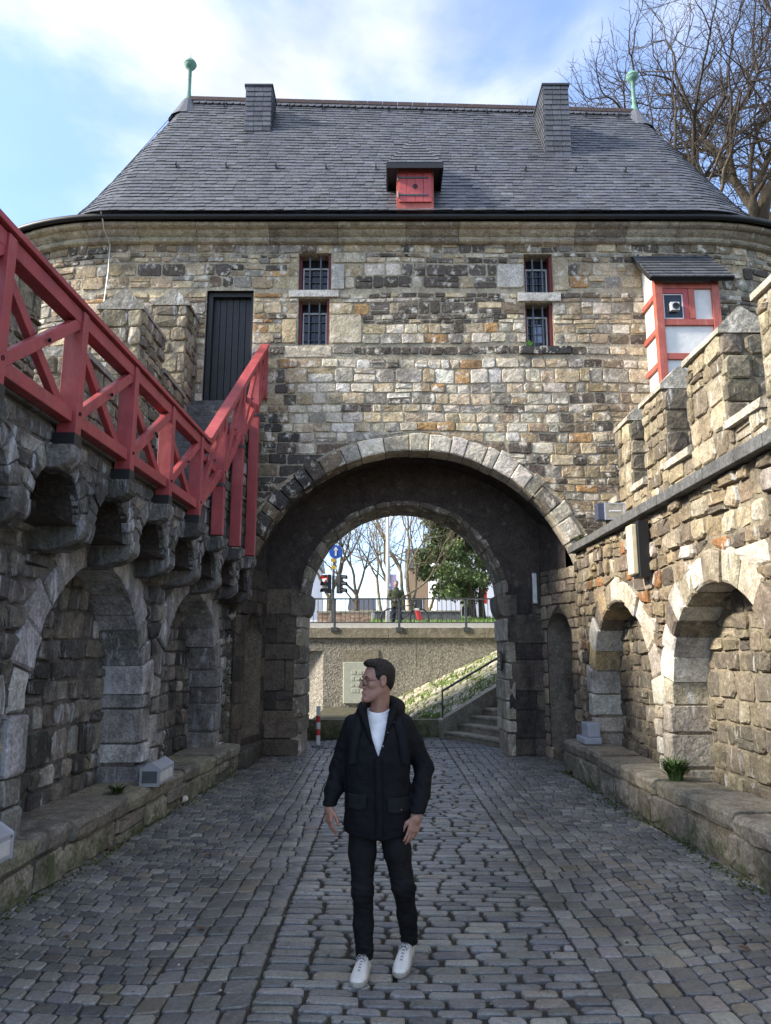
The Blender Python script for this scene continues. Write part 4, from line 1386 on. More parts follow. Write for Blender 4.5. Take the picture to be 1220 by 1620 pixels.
# ------------------------------------------------------------------ red timber railing
def railing():
    th = thing('timber_railing', 'red painted timber railing with crossed braces above the left wall', 'railing', (-2.4, 9, 3.3))
    posts = POSTS[:6]            # level part
    X = lambda y: XFr(y) + .10
    ztop = lambda y: 4.42
    def bmk(name, p0, p1, w, h, up=(0, 0, 1)):
        b = MB(); b.beam(p0, p1, w, h, up); return b.build(name, M_red, th, bevel=.006)
    def post(y, z0, z1, prop=None):
        x = X(y)
        p = bmk('post', (x, y, z0), (x, y, z1), .10, .145, (1, 0, 0))
        return p
    def bay(ya, yb, za_b, za_t, zb_b, zb_t):
        # braces cross between bottom and top rails
        x = X((ya + yb) / 2)
        bmk('brace', (X(ya) + .02, ya + .05, za_b), (X(yb) + .02, yb - .05, zb_t), .06, .085, (0, 0, 1))
        bmk('brace', (X(ya) - .05, ya + .05, za_t), (X(yb) - .05, yb - .05, zb_b), .055, .085, (0, 0, 1))
        bmk('bottom_rail', (X(ya), ya + .06, za_b - .03), (X(yb), yb - .06, zb_b - .03), .09, .10)
        for yy, zz in ((ya, za_b), ((ya + yb) / 2, (za_b + zb_t) / 2)):
            v, f = lathe([(0, 0), (.016, 0), (.016, .015)], 6)
            mobj('bolt', [(X(yy) + .065 + c, yy + a, zz + b2) for a, b2, c in v], f, M_black, th)
    for k, y in enumerate(posts):
        post(y, 3.34, 4.36)
        box('shoe', X(y) - .10, X(y) + .075, y - .065, y + .065, 3.305, 3.40, M_black, th)
    for ya, yb in zip(posts[:-1], posts[1:]):
        bay(ya, yb, 3.56, 4.26, 3.56, 4.26)
    ya, yb = 2.4, posts[-1] + .36
    bmk('top_rail', (X(ya), ya, 4.31), (X(yb), yb, 4.31), .11, .11)
    bmk('handrail', (X(ya) + .015, ya, 4.402), (X(yb) + .015, yb, 4.392), .15, .045)
    # rising part, beside the stairs
    up = [posts[-1]] + POSTS[6:] + [12.40]
    g = lambda y: max(0, (y - 8.92)) * (7.22 - 4.42) / (12.44 - 8.92)
    for y in up[1:]:
        post(y, 3.56 + g(y) - .16, 4.33 + g(y))
        x = X(y)
        if y > 12: continue
        bmk('prop', (x, y, 3.34), (x, y, 3.56 + g(y) - .20), .12, .15, (1, 0, 0))
        box('prop_shoe', x - .085, x + .085, y - .07, y + .07, 3.56 + g(y) - .20, 3.56 + g(y) - .162, M_iron, th)
    for a, b in zip(up[:-1], up[1:]):
        bay(a, b, 3.56 + g(a), 4.24 + g(a), 3.56 + g(b), 4.24 + g(b))
    a, b = 8.96, 12.42
    bmk('top_rail', (X(a), a, 4.31 + g(a)), (X(b), b, 4.31 + g(b)), .105, .105)
    bmk('handrail', (X(a) + .015, a, 4.395 + g(a)), (X(b) + .015, b, 4.395 + g(b)), .15, .045)
railing()
# ------------------------------------------------------------------ beyond the gate
def aggregate_mat():
    m, t, b = newmat('exposed_aggregate_concrete')
    p = position(t)
    vo = nd(t, 'ShaderNodeTexVoronoi', Scale=26.0); t.links.new(p, vo.inputs['Vector'])
    c = ramp(t, vo.outputs['Color'], .1, .9, (.2, .182, .152), (.5, .462, .395))
    c = mixcol(t, ramp(t, noise(t, position(t, (1, 1, .45)), 1.4, 6, .7), .5, .72, (0, 0, 0), (.7, .7, .7)), c, (.13, .12, .085))
    t.links.new(c, b.inputs['Base Color']); b.inputs['Roughness'].default_value = .9
    bump(t, b, vo.outputs['Distance'], .5, .02)
    return m
M_agg = aggregate_mat()
M_conc = stone_mat('weathered_concrete', soot=.4, use_attr=False, base=(.36, .33, .27), soot_col=(.11, .11, .07), bmp=.3)
M_mossy = stone_mat('mossy_concrete', soot=.2, use_attr=False, base=(.22, .20, .13), moss=1.9, moss_top=.9, bmp=.4)
M_slope = stone_mat('slope_cobble', soot=.1, moss=0, rough=.85)
M_step = stone_mat('stair_stone', soot=.35, use_attr=False, base=(.30, .26, .21), soot_col=(.10, .085, .07), bmp=.3)
M_railgrey = plain('grey_painted_steel', (.11, .12, .13), .5, .3)
M_plaque = plain('pale_relief_stone', (.56, .58, .50), .85, var=.08, bmp=.2)
M_grass = plain('grass_blades', (.14, .24, .035), .8, var=.4, scale=2)
M_soil = plain('mossy_soil', (.07, .065, .035), .95, var=.5, scale=6, bmp=.8, bscale=30)
M_asph = plain('pale_road_surface', (.33, .33, .32), .85, var=.1)
M_kerb = plain('white_kerb_concrete', (.66, .65, .61), .8, var=.08)
M_brickw = stone_mat('pinkish_brick', soot=.2, use_attr=False, base=(.36, .25, .19), bmp=.3)
M_housew = plain('white_house_render', (.68, .69, .72), .85, var=.05)
M_houset = plain('tan_house_brick', (.34, .23, .14), .85, var=.25, scale=20)
M_bark = stone_mat('grey_brown_bark', soot=.2, use_attr=False, base=(.13, .105, .075), bmp=.6, fine=20)
M_bark2 = stone_mat('dark_twig_bark', soot=.0, use_attr=False, base=(.075, .062, .052), bmp=.4, fine=20)
M_bark3 = stone_mat('pale_bark', soot=.15, use_attr=False, base=(.24, .20, .14), bmp=.4, fine=20)

def upper_street():
    v = []; f = []
    ys = [22.25, 24, 27, 30, 33, 38, 46, 70, 120, 400]; zs = [2.56, 2.62, 2.72, 2.9, 3.1, 3.5, 3.6, 3.8, 4.2, 5.0]
    xs = [-300, -40, -12, -6, 0, 6, 12, 40, 300]
    for y, z in zip(ys, zs):
        for x in xs: v.append((x, y, z))
    n = len(xs)
    for j in range(len(ys) - 1):
        for i in range(n - 1): f.append((j * n + i, j * n + i + 1, (j + 1) * n + i + 1, (j + 1) * n + i))
    o = mobj('upper_street', v, f, M_asph); tag(o, kind='structure')
    k = box('street_kerb', -14, 14, 22.55, 23.0, 2.50, 2.735, M_kerb); tag(k, kind='structure')
upper_street()
def street_z(y): return float(np.interp(y, [22.25, 24, 27, 30, 33, 38, 46, 70], [2.56, 2.62, 2.72, 2.9, 3.1, 3.5, 3.6, 3.8]))

def retaining():
    th = thing('retaining_wall', 'pebble-faced concrete retaining wall seen through the arch', 'wall', (1.5, 22, 0))
    xs = [-1.8, .9, 3.6, 6.3, 9.5]
    for a, b in zip(xs[:-1], xs[1:]): box('wall_panel', a + .004, b - .004, 22.0, 22.4, -.02, 2.26, M_agg, th)
    box('lintel_panel', -7, -1.804, 22.0, 22.4, 1.90, 2.26, M_agg, th)
    mobj('angled_wall', [(-1.79, 22.006, -.02), (-5.2, 23.9, -.02), (-5.2, 23.9, 2.2), (-1.79, 22.006, 2.2)], [(0, 1, 2, 3)], M_agg, th)
    for a, b in ((-7, -2.6), (-2.6, .1), (.1, 2.9), (2.9, 6), (6, 9.5)): box('coping', a + .004, b - .004, 21.93, 22.5, 2.264, 2.56, M_conc, th, .01)
    box('cast_frame', -1.22, -.2, 21.975, 22.0, 1.59, 1.93, M_conc, th)
    pq = thing('relief_plaque', 'pale stone plaque with a worn relief on the concrete wall', 'plaque', (-.8, 21.96, .4))
    box('slab', -1.21, -.22, 21.93, 21.998, .42, 1.58, M_plaque, pq, .012)
    rng = random.Random(2); b = MB()
    for i in range(4):
        z = .72 + .17 * i; x = -.98
        while x < -.47:
            w = rng.uniform(.05, .14); b.box(x, x + w, 21.924, 21.932, z, z + rng.uniform(.04, .12)); x += w + rng.uniform(.02, .06)
    o = b.build('relief', M_plaque, pq, bevel=.006); o['kind'] = 'stuff'
retaining()

def street_rail():
    th = thing('street_railing', 'grey metal railing on top of the concrete retaining wall', 'railing', (.4, 22.1, 2.56))
    ps = [-5.35, -3.42, -1.49, .40, 2.36, 4.3, 6.25]
    for x in ps:
        box('post', x - .035, x + .035, 22.05, 22.12, 2.50, 3.40, M_railgrey, th, .006)
        box('foot_plate', x - .10, x + .10, 21.90, 22.14, 2.44, 2.575, M_railgrey, th, .008)
    box('top_rail', -6, 7, 22.04, 22.13, 3.385, 3.425, M_railgrey, th)
    box('bottom_rail', -6, 7, 22.06, 22.11, 2.70, 2.73, M_railgrey, th)
    me = None
    x = -5.9
    while x < 6.9:
        if min(abs(x - p) for p in ps) > .05:
            if me is None:
                o = box('baluster', -.008, .008, 22.075, 22.095, 2.73, 3.385, M_railgrey, th); me = o; o.location.x = x
            else:
                o = me.copy(); col.objects.link(o); o.location.x = x
        x += .135
street_rail()

def planter_and_stairs():
    rng = random.Random(6)
    pl = thing('planter_wall', 'low mossy concrete planter wall before the cobbled slope', 'planter', (0, 17.1, 0))
    box('front', -1.72, 1.27, 17.0, 17.22, -.02, .385, M_mossy, pl, .01)
    box('soil_bed', -1.72, 2.5, 17.224, 21.99, -.02, .31, M_soil, pl)
    zp = lambda x, y: .40 + .4536 * (x - 1.28) + .1217 * (y - 17)
    # embankment body
    P = lambda x, y: (x, y, zp(x, y) - .012)
    v = [P(1.0, 17.23), P(4.4, 19.07), P(7, 21.99), P(-.2, 21.99)]
    em = mobj('embankment', v + [(p[0], p[1], -.1) for p in v], [(0, 1, 2, 3), (0, 1, 5, 4), (1, 2, 6, 5), (2, 3, 7, 6), (3, 0, 4, 7)], M_soil); tag(em, kind='structure')
    # cobbles on it
    mp = lambda u, q, w: (u, q, zp(u, q) + w)
    q = courses(.25, 6, 17.35, 21.95, (.14, .19), (.18, .32), rng, [], .022, 0, wave=.02)
    keep = []
    for c in q:
        cx = sum(p[0] for p in c) / 4; cy = sum(p[1] for p in c) / 4
        if zp(cx, cy) < .36: continue
        if (cy - 17.0) < (cx - 1.28) * .545 + .12: continue
        keep.append(c)
    pcs = quads_to_pieces(keep, mp, lambda u, z, r: pick(r, [(3, (.44, .42, .33)), (2, (.34, .33, .24)), (1, (.52, .49, .40)), (2, (.20, .24, .10))]), rng, -.03, (.02, .05), .03, .014, .006, (.12, .3))
    emit(em, 'cobble', pcs, M_slope, 300, False, 'cobble_rest')
    gv = []; gf = []
    for i in range(2600):
        x = rng.uniform(.3, 4.2); y = rng.uniform(17.3, 21.9)
        if zp(x, y) < .34 or (y - 17.0) < (x - 1.28) * .545 + .1: continue
        if math.sin(x * 3.1 + y) + math.sin(y * 2.3 - x) < rng.uniform(-1.2, 1.4): continue
        a = rng.uniform(0, 3.14); w = .02; h = rng.uniform(.06, .16); z = zp(x, y); b = len(gv)
        gv += [(x - w * math.cos(a), y - w * math.sin(a), z), (x + w * math.cos(a), y + w * math.sin(a), z), (x + rng.uniform(-.05, .05), y + rng.uniform(-.05, .05), z + h)]
        gf.append((b, b + 1, b + 2))
    o_ = mobj('slope_grass', gv, gf, M_grass); tag(o_, 'green grass sprouting between the cobbles of the slope', 'grass', kind='stuff')
    # stairs: up towards (.88,.48), edges along (.48,-.88)
    st = thing('stone_stairs', 'stone steps rising to the right behind the arch', 'stairs', (1.9, 16.2, 0))
    a = Vector((.878, .479, 0)); e = Vector((.479, -.878, 0)); o = Vector((1.29, 16.88, 0))
    for i in range(13):
        p = o + a * (.34 * i)
        z0, z1 = -.02, .155 * (i + 1)
        c = [p, p + e * 2.9, p + e * 2.9 + a * .36, p + a * .36]
        mobj('step', [(q.x, q.y, max(z0, z1 - .4)) for q in c] + [(q.x, q.y, z1 - .045) for q in c], BOXF, M_step, st)
        c = [p - a * .03, p + e * 2.9 - a * .03, p + e * 2.9 + a * .33, p + a * .33]
        mobj('tread', [(q.x, q.y, z1 - .043) for q in c] + [(q.x, q.y, z1) for q in c], BOXF, M_conc, st)
    # cheek wall along the left edge of the stairs
    c0 = o - e * .02 - a * .05; c1 = o - e * .02 + a * 4.4
    w = -e * .2
    v = [c0, c1, c1 + w, c0 + w]
    zt = lambda d: .40 + .455 * max(0, d)
    mobj('cheek_wall', [(p.x, p.y, -.02) for p in v] + [(c0.x, c0.y, .39), (c1.x, c1.y, .39 + 4.4 * .462), ((c1 + w).x, (c1 + w).y, .39 + 4.4 * .462), ((c0 + w).x, (c0 + w).y, .39)], BOXF, M_conc, st)
    hr = thing('stair_handrail', 'dark metal handrail rising beside the stone steps', 'handrail', (1.3, 16.95, .4))
    b = o - e * .12 + a * .03
    b0 = Vector((b.x, b.y, .38)); t0 = Vector((b.x, b.y, 1.0)); d = Vector((a.x, a.y, .462))
    for k in (0, 1.9, 3.8):
        v, f = tube([b0 + d * k, t0 + d * k], .022, 6); mobj('post', v, f, M_railgrey, hr)
    v, f = tube([t0, t0 + d * 4.2], .026, 8); mobj('rail', v, f, M_railgrey, hr)
    # marker post
    mk = thing('marker_post', 'slim red and white marker post by the concrete wall', 'bollard', (-1.34, 15.4, 0))
    v, f = lathe([(.0, 0), (.13, 0), (.13, .02), (.05, .03)], 12, (-1.34, 15.4, 0)); mobj('base_plate', v, f, M_black, mk)
    for z0, z1, m in ((.03, .22, M_kerb), (.22, .34, M_sred), (.34, .47, M_kerb), (.47, .59, M_sred), (.59, .78, M_kerb)):
        v, f = lathe([(.042, z0), (.042, z1), (.0, z1)], 12, (-1.34, 15.4, 0)); mobj('band', v, f, m, mk, True)
    dg = thing('drain_grate', 'narrow metal drain grate across the paving behind the arch', 'drain', (.3, 15.1, 0))
    box('channel', -1.38, 2.06, 15.06, 15.24, -.03, .018, M_iron, dg)
    for i in range(57): box('slot', -1.36 + i * .06, -1.335 + i * .06, 15.08, 15.22, .0182, .0215, M_black, dg)
M_sred = plain('red_reflective', (.55, .03, .03), .5)
planter_and_stairs()

def emis(name, c, s):
    m, t, b = newmat(name)
    b.inputs['Emission Color'].default_value = rgb(*c); b.inputs['Emission Strength'].default_value = s
    b.inputs['Base Color'].default_value = rgb(*c)
    return m
M_sblue = plain('sign_blue', (.02, .09, .4), .5)
M_syel = plain('sign_yellow', (.55, .35, .02), .5)

def street_things():
    tl = thing('traffic_light', 'traffic light showing red on a pole by the railing', 'traffic light', (-1.82, 26, street_z(26)))
    v, f = tube([(-1.82, 26, 2.66), (-1.82, 26, 6.4)], .05, 8); mobj('pole', v, f, M_railgrey, tl, True)
    M_on = emis('red_signal_on', (1, .06, .04), 4.0)
    for k, (dx, dr) in enumerate(((-.18, (-.75, -.66)), (.22, (.95, -.3)))):
        x = -1.82 + dx; D = Vector((dr[0], dr[1], 0)).normalized(); S = Vector((-D.y, D.x, 0))
        c = Vector((x, 25.95, 4.2)); b = MB()
        b.beam(c - Vector((0, 0, .33)), c + Vector((0, 0, .33)), .20, .17, tuple(D)); hd = b.build('signal_head', M_black, tl, bevel=.02)
        for i in range(3):
            cc = c + D * .10 + Vector((0, 0, .23 - .23 * i))
            pts = [cc + (S * math.cos(t) + Vector((0, 0, 1)) * math.sin(t)) * .085 for t in [2 * math.pi * q / 12 for q in range(12)]]
            mobj('lens', [p + D * .012 for p in pts], [tuple(range(12))], M_on if (i == 0 and k == 0) else M_black, hd)
            va = []; fa = []
            for q in range(9):
                t = math.pi * (-.15 + 1.3 * q / 8); r = (S * math.cos(t) + Vector((0, 0, 1)) * math.sin(t)) * .092
                va += [cc + r, cc + r + D * .17 - Vector((0, 0, .02))]
            for q in range(8): fa.append((2 * q, 2 * q + 1, 2 * q + 3, 2 * q + 2))
            mobj('visor', va, fa, M_black, hd)
    v, f = lathe([(.0, 0), (.24, 0), (.24, .02), (0, .02)], 20)
    sg = mobj('blue_sign', [(-1.74 + a, 25.93 - c, 5.32 + b) for a, b, c in v], f, M_sblue, tl)
    w = MB(); w.box(-1.77, -1.71, 25.90, 25.908, 5.18, 5.40); w.add([(-1.83, 25.90, 5.38), (-1.65, 25.90, 5.38), (-1.74, 25.90, 5.50)], [(0, 1, 2)]); w.build('white_arrow', M_kerb, sg)
    for z in (4.72, 4.98): box('yellow_sticker', -1.89, -1.75, 25.92, 25.945, z, z + .12, M_syel, tl)
    lm = thing('lamp_mast', 'tall pale street lamp mast behind the railing', 'lamp post', (.085, 28, street_z(28)))
    v, f = tube([(.085, 28, 2.7), (.085, 28, 5), (.085, 28, 10.5)], [.085, .075, .05], 10); mobj('mast', v, f, M_kerb, lm, True)
    b = MB(); b.tube([(.085, 28, 10.5), (.085, 27.6, 10.9), (.085, 26.8, 11)], .035, 6); b.build('arm', M_kerb, lm, True)
    box('lamp_head', -.03, .2, 26.1, 26.85, 10.93, 11.08, M_railgrey, lm, .02)
    box('poster', .18, .42, 27.96, 27.98, 4.15, 4.75, plain('lilac_poster', (.42, .36, .55), .7), lm)
    bw = thing('low_brick_wall', 'low pinkish brick wall across the street', 'wall', (-1.5, 32, 3))
    rng = random.Random(12)
    bm_ = box('core', -2.9, -.62, 32.02, 32.3, 2.9, 3.55, M_conc, bw)
    Wf = lambda u, z, w: (u, 32.02 - w, z)
    q = courses(-2.9, -.62, 2.95, 3.52, (.075, .085), (.22, .26), rng, [], .012, 0)
    emit(bm_, 'brick', quads_to_pieces(q, Wf, lambda u, z, r: pick(r, [(2, (.36, .24, .17)), (2, (.42, .30, .22)), (1, (.28, .18, .13))]), rng, -.02, (.004, .008), .004, .002, .001, (.02, .05)), stone_mat('street_brick', soot=.1, bmp=.2), 300)
    box('cap', -2.94, -.58, 31.98, 32.34, 3.55, 3.61, M_conc, bw)
    dp = thing('dark_planter', 'long dark stone trough beside the brick wall', 'planter', (1.2, 33, 3.1))
    box('trough', -.5, 3.3, 32.8, 33.4, 3.0, 3.62, M_coping, dp, .02); box('rim', -.54, 3.34, 32.76, 33.44, 3.622, 3.68, M_conc, dp)
    # grass bank
    g = np.random.default_rng(3); N = 6000
    X = g.uniform(-.6, 8, N); Y = g.uniform(28.5, 38, N); Z = np.array([street_z(y) for y in Y])
    gv = []; gf = []
    for i in range(N):
        a = g.uniform(0, math.pi); h = g.uniform(.10, .30); w = .035
        dx, dy = math.cos(a) * w, math.sin(a) * w; b = len(gv)
        gv += [(X[i] - dx, Y[i] - dy, Z[i] - .03), (X[i] + dx, Y[i] + dy, Z[i] - .03), (X[i] + g.uniform(-.06, .06), Y[i] + g.uniform(-.06, .06), Z[i] + h)]
        gf.append((b, b + 1, b + 2))
    o = mobj('grass', gv, gf, M_grass); tag(o, 'bright green grass bank across the street', 'grass', kind='stuff')
    # houses
    def house(name, label, x0, x1, y0, y1, z0, z1, mat, wins, rh=2.2):
        h = thing(name, label, 'house', ((x0 + x1) / 2, y0, z0))
        box('wall', x0, x1, y0, y1, z0, z1, mat, h)
        m = (y0 + y1) / 2
        mobj('roof', [(x0 - .2, y0 - .3, z1), (x1 + .2, y0 - .3, z1), (x1 + .2, y1 + .3, z1), (x0 - .2, y1 + .3, z1), (x0 - .2, m, z1 + rh), (x1 + .2, m, z1 + rh)], [(0, 1, 5, 4), (2, 3, 4, 5), (0, 4, 3), (1, 2, 5), (0, 3, 2, 1)], M_lead, h)
        for (a, b, c, d) in wins:
            w = box('window', a, b, y0 - .03, y0 - .003, c, d, M_wframe, h)
            box('pane', a + .06, b - .06, y0 - .035, y0 - .031, c + .06, d - .06, M_glass, w)
    house('house', 'white house wall behind the dark evergreen tree', 3.1, 12, 46, 54, 3.4, 8.5, M_housew, [(4.6, 5.5, 4.0, 6.2), (7.2, 8.2, 4.2, 6.0), (9.5, 10.5, 4.2, 6.0)])
    house('house', 'tan brick house behind the bare tree stems', 1.9, 4.3, 60, 68, 3.6, 8.6, M_houset, [(2.3, 3.0, 4.6, 6.2)])
    house('house', 'pale grey building at the far left edge of the arch', -14, -5.05, 50, 60, 3.6, 8.2, M_housew, [(-6.6, -5.6, 4.6, 6.4), (-9.6, -8.6, 4.6, 6.4)])
    house('house', 'low cream house far behind the brick wall', -3.6, -1.2, 75, 82, 3.8, 6.2, plain('cream_house', (.55, .5, .42), .8), [(-2.8, -2.2, 4.6, 5.6)], 1.4)
    rs = thing('red_sign', 'red square notice sign on a post under the evergreen tree', 'sign', (5.2, 40, street_z(40)))
    v, f = tube([(5.2, 40.05, 3.45), (5.2, 40.05, 5.0)], .035, 6); mobj('post', v, f, M_railgrey, rs)
    box('board', 4.98, 5.42, 40.0, 40.03, 4.45, 5.25, M_sred, rs)
street_things()

# ------------------------------------------------------------------ trees
class TreeB:
    def __init__(s): s.v = []; s.f = []
    def seg(s, pts, rads, n):
        v, f = tube(pts, rads, n, False); o = len(s.v)
        s.v += v; s.f += [tuple(i + o for i in q) for q in f]

def grow(tb, trunk, p, d, L, r, depth, rng, P):
    n = 4 if depth > 1 else 3
    pts = [p.copy()]; rads = [r]; q = p.copy(); dd = d.copy()
    r1 = r * P['taper']
    for i in range(n):
        w = Vector((rng.gauss(0, 1), rng.gauss(0, 1), rng.gauss(0, 1))) * P['wander']
        dd = (dd + w + Vector((0, 0, P['up']))).normalized()
        q = q + dd * (L / n); pts.append(q.copy()); rads.append(r + (r1 - r) * (i + 1) / n)
    tgt = trunk if depth >= P['depth'] - 1 else tb
    tgt.seg(pts, rads, 9 if r > .12 else (6 if r > .04 else (4 if r > .015 else 3)))
    if depth <= 0 or r1 < P['rmin']: return
    k = rng.choice(P['split'])
    for i in range(k):
        perp = dd.cross(Vector((rng.gauss(0, 1), rng.gauss(0, 1), rng.gauss(0, 1)))).normalized()
        ang = rng.uniform(*P['ang']) * (0.55 if i == 0 else 1)
        nd_ = (dd * math.cos(ang) + perp * math.sin(ang)).normalized()
        rr = r1 * (.88 if i == 0 else rng.uniform(.5, .75))
        grow(tb, trunk, q, nd_, L * rng.uniform(*P['len']), rr, depth - 1, rng, P)
    for i in range(P['side']):
        if depth > P['depth'] - 1: break
        j = rng.randrange(1, n)
        perp = dd.cross(Vector((rng.gauss(0, 1), rng.gauss(0, 1), rng.gauss(0, 1)))).normalized()
        nd_ = (dd * .5 + perp * .85).normalized()
        grow(tb, trunk, pts[j], nd_, L * rng.uniform(.45, .7), rads[j] * rng.uniform(.3, .5), depth - 2, rng, P)

def bare_tree(name, label, base, dirs, L, r, P, seed, mat, mat2, trunk_pts=None):
    rng = random.Random(seed)
    th = thing(name, label, 'tree', base)
    tb = TreeB(); tr = TreeB()
    if trunk_pts:
        tr.seg([Vector(p) for p, _ in trunk_pts], [q for _, q in trunk_pts], 12)
    for (p, d, l, rr) in dirs:
        grow(tb, tr, Vector(p), Vector(d).normalized(), l, rr, P['depth'], rng, P)
    mobj('trunk', tr.v, tr.f, mat, th, True)
    mobj('crown', tb.v, tb.f, mat2, th, True)
    return th

PB = dict(depth=9, taper=.80, wander=.17, up=.02, rmin=.007, split=[2, 2, 3], ang=(R(24), R(52)), len=(.70, .90), side=2)
bare_tree('bare_tree', 'huge leafless tree rising behind the right end of the slate roof', (12.0, 22.5, 0),
    [((12.0, 22.5, 14.0), (-.62, .05, 1), 3.0, .22), ((12.3, 22.6, 15.2), (.22, .1, 1), 3.1, .25), ((12.05, 22.5, 13.5), (-.9, -.05, .62), 2.7, .16), ((12.3, 22.5, 15), (-.1, .1, 1), 2.9, .18), ((12.1, 22.6, 14), (-.35, .1, 1), 2.7, .16), ((12.2, 22.5, 14.6), (.75, 0, .7), 2.8, .22), ((10.0, 22.5, 13.4), (-.55, 0, 1), 2.4, .10), ((10.9, 22.4, 13.8), (-1.0, 0, .9), 2.5, .10)],
    3, .3, PB, 4, M_bark, M_bark2, [((12, 22.5, 0), .55), ((11.9, 22.5, 5), .42), ((12.1, 22.5, 10), .34), ((12.0, 22.5, 14), .28), ((12.3, 22.6, 15.2), .25)])
PC = dict(depth=7, taper=.74, wander=.12, up=.05, rmin=.006, split=[2, 2, 3], ang=(R(18), R(42)), len=(.66, .84), side=2)
bare_tree('bare_tree', 'many-stemmed leafless tree behind the man with the bicycle', (.95, 34, street_z(34)),
    [((.95, 34, 3.0), (-.62, .1, 1), 2.2, .10), ((.95, 34, 3.0), (-.25, 0, 1), 2.4, .11), ((1.05, 34, 3.0), (.10, .1, 1), 2.5, .11), ((1.1, 34, 3.0), (.30, .1, 1), 2.3, .10), ((.75, 33.9, 4.3), (1.0, 0, .35), 1.5, .06), ((.9, 34.2, 3), (-.05, .3, 1), 2.6, .10), ((-.1, 38, 3.3), (-.3, 0, 1), 2.4, .09), ((2.0, 38, 3.3), (.05, 0, 1), 2.6, .09)],
    3, .2, PC, 9, M_bark3, M_bark3)
bare_tree('bare_tree', 'smaller leafless tree standing over the low brick wall', (-1.35, 35, street_z(35)),
    [((-1.35, 35, 4.5), (-.5, 0, .8), 1.25, .07), ((-1.35, 35, 4.5), (.45, 0, .9), 1.25, .075), ((-1.35, 35, 4.4), (.0, .1, 1), 1.4, .085), ((-1.37, 35, 4.1), (-.9, 0, .45), 1.2, .05)],
    1.4, .1, PC, 10, M_bark, M_bark2, [((-1.3, 35, 3.2), .13), ((-1.36, 35, 3.9), .11), ((-1.35, 35, 4.5), .095)])
PD = dict(PC, depth=6)
bare_tree('bare_tree', 'leafless tree reaching over the traffic light pole', (-3.3, 44, street_z(44)),
    [((-3.3, 44, 5.0), (.55, 0, .9), 2.1, .10), ((-3.3, 44, 5.0), (.15, 0, 1), 2.3, .11), ((-3.3, 44, 5.0), (-.5, 0, .9), 2.1, .10)],
    1.4, .1, PD, 11, M_bark, M_bark2, [((-3.3, 44, 3.5), .2), ((-3.3, 44, 5), .15)])

def foliage_mat(name, c0, c1):
    m, t, b = newmat(name)
    a = t.nodes.new('ShaderNodeAttribute'); a.attribute_name = 'Col'
    t.links.new(a.outputs['Color'], b.inputs['Base Color'])
    b.inputs['Roughness'].default_value = .6
    return m
M_leaf = foliage_mat('yew_foliage', None, None)
def leafy(clumps, n, size, seed, base):
    g = np.random.default_rng(seed)
    v = []; f = []; c = []
    wts = np.array([q[3] for q in clumps]) ** 2; wts = wts / wts.sum()
    ids = g.choice(len(clumps), n, p=wts)
    tone = g.uniform(.65, 1.35, len(clumps))
    for i in ids:
        cx, cy, cz, r = clumps[i]
        d = g.normal(size=3); d /= np.linalg.norm(d)
        rr = r * g.uniform(.55, 1.05)
        p = np.array([cx, cy, cz]) + d * rr * np.array([1, 1, .8])
        t = g.normal(size=3); t[2] -= .3; t /= np.linalg.norm(t)
        s = np.cross(t, g.normal(size=3)); s /= np.linalg.norm(s)
        L = size * g.uniform(.6, 1.5); w = L * .28; b = len(v)
        v += [tuple(p - s * w * .6), tuple(p + t * L * .5 - s * w), tuple(p + t * L), tuple(p + t * L * .5 + s * w)]
        f.append((b, b + 1, b + 2, b + 3))
        k = tone[i] * g.uniform(.7, 1.3)
        c += [(base[0] * k, base[1] * k, base[2] * k)] * 4
    return v, f, c

def yew():
    rng = random.Random(14)
    th = thing('evergreen_tree', 'dense dark green yew tree on the grass bank', 'tree', (4.6, 36, street_z(36)))
    for pts in ([((4.25, 36, 3.3), .14), ((4.2, 36, 4.2), .12), ((4.0, 36, 5.4), .09), ((3.8, 36, 7.5), .05)], [((4.7, 36.2, 3.3), .17), ((4.6, 36.2, 4.4), .15), ((4.8, 36.2, 6), .1), ((4.9, 36, 8.5), .04)], [((5.3, 36, 3.3), .14), ((5.35, 36, 4.4), .12), ((5.6, 36, 6), .08), ((5.8, 36, 8), .04)]):
        v, f = tube([p for p, _ in pts], [q for _, q in pts], 8); mobj('trunk', v, f, M_bark, th, True)
    cl = []
    for i in range(210):
        a = rng.uniform(0, 2 * math.pi); h = rng.random()
        R_ = 3.1 * math.sqrt(max(0.05, 1 - ((h - .38) / .68) ** 2)) * rng.uniform(.35, 1.0)
        x, y, z = 4.7 + R_ * math.cos(a), 36.2 + R_ * math.sin(a) * .9, 4.6 + h * 5.2 + rng.uniform(-.2, .2)
        cl.append((x, y, z, rng.uniform(.28, .6)))
    v, f, c = leafy(cl, 40000, .16, 5, (.105, .15, .045))
    mobj('crown', v, f, M_leaf, th, False, c)
yew()
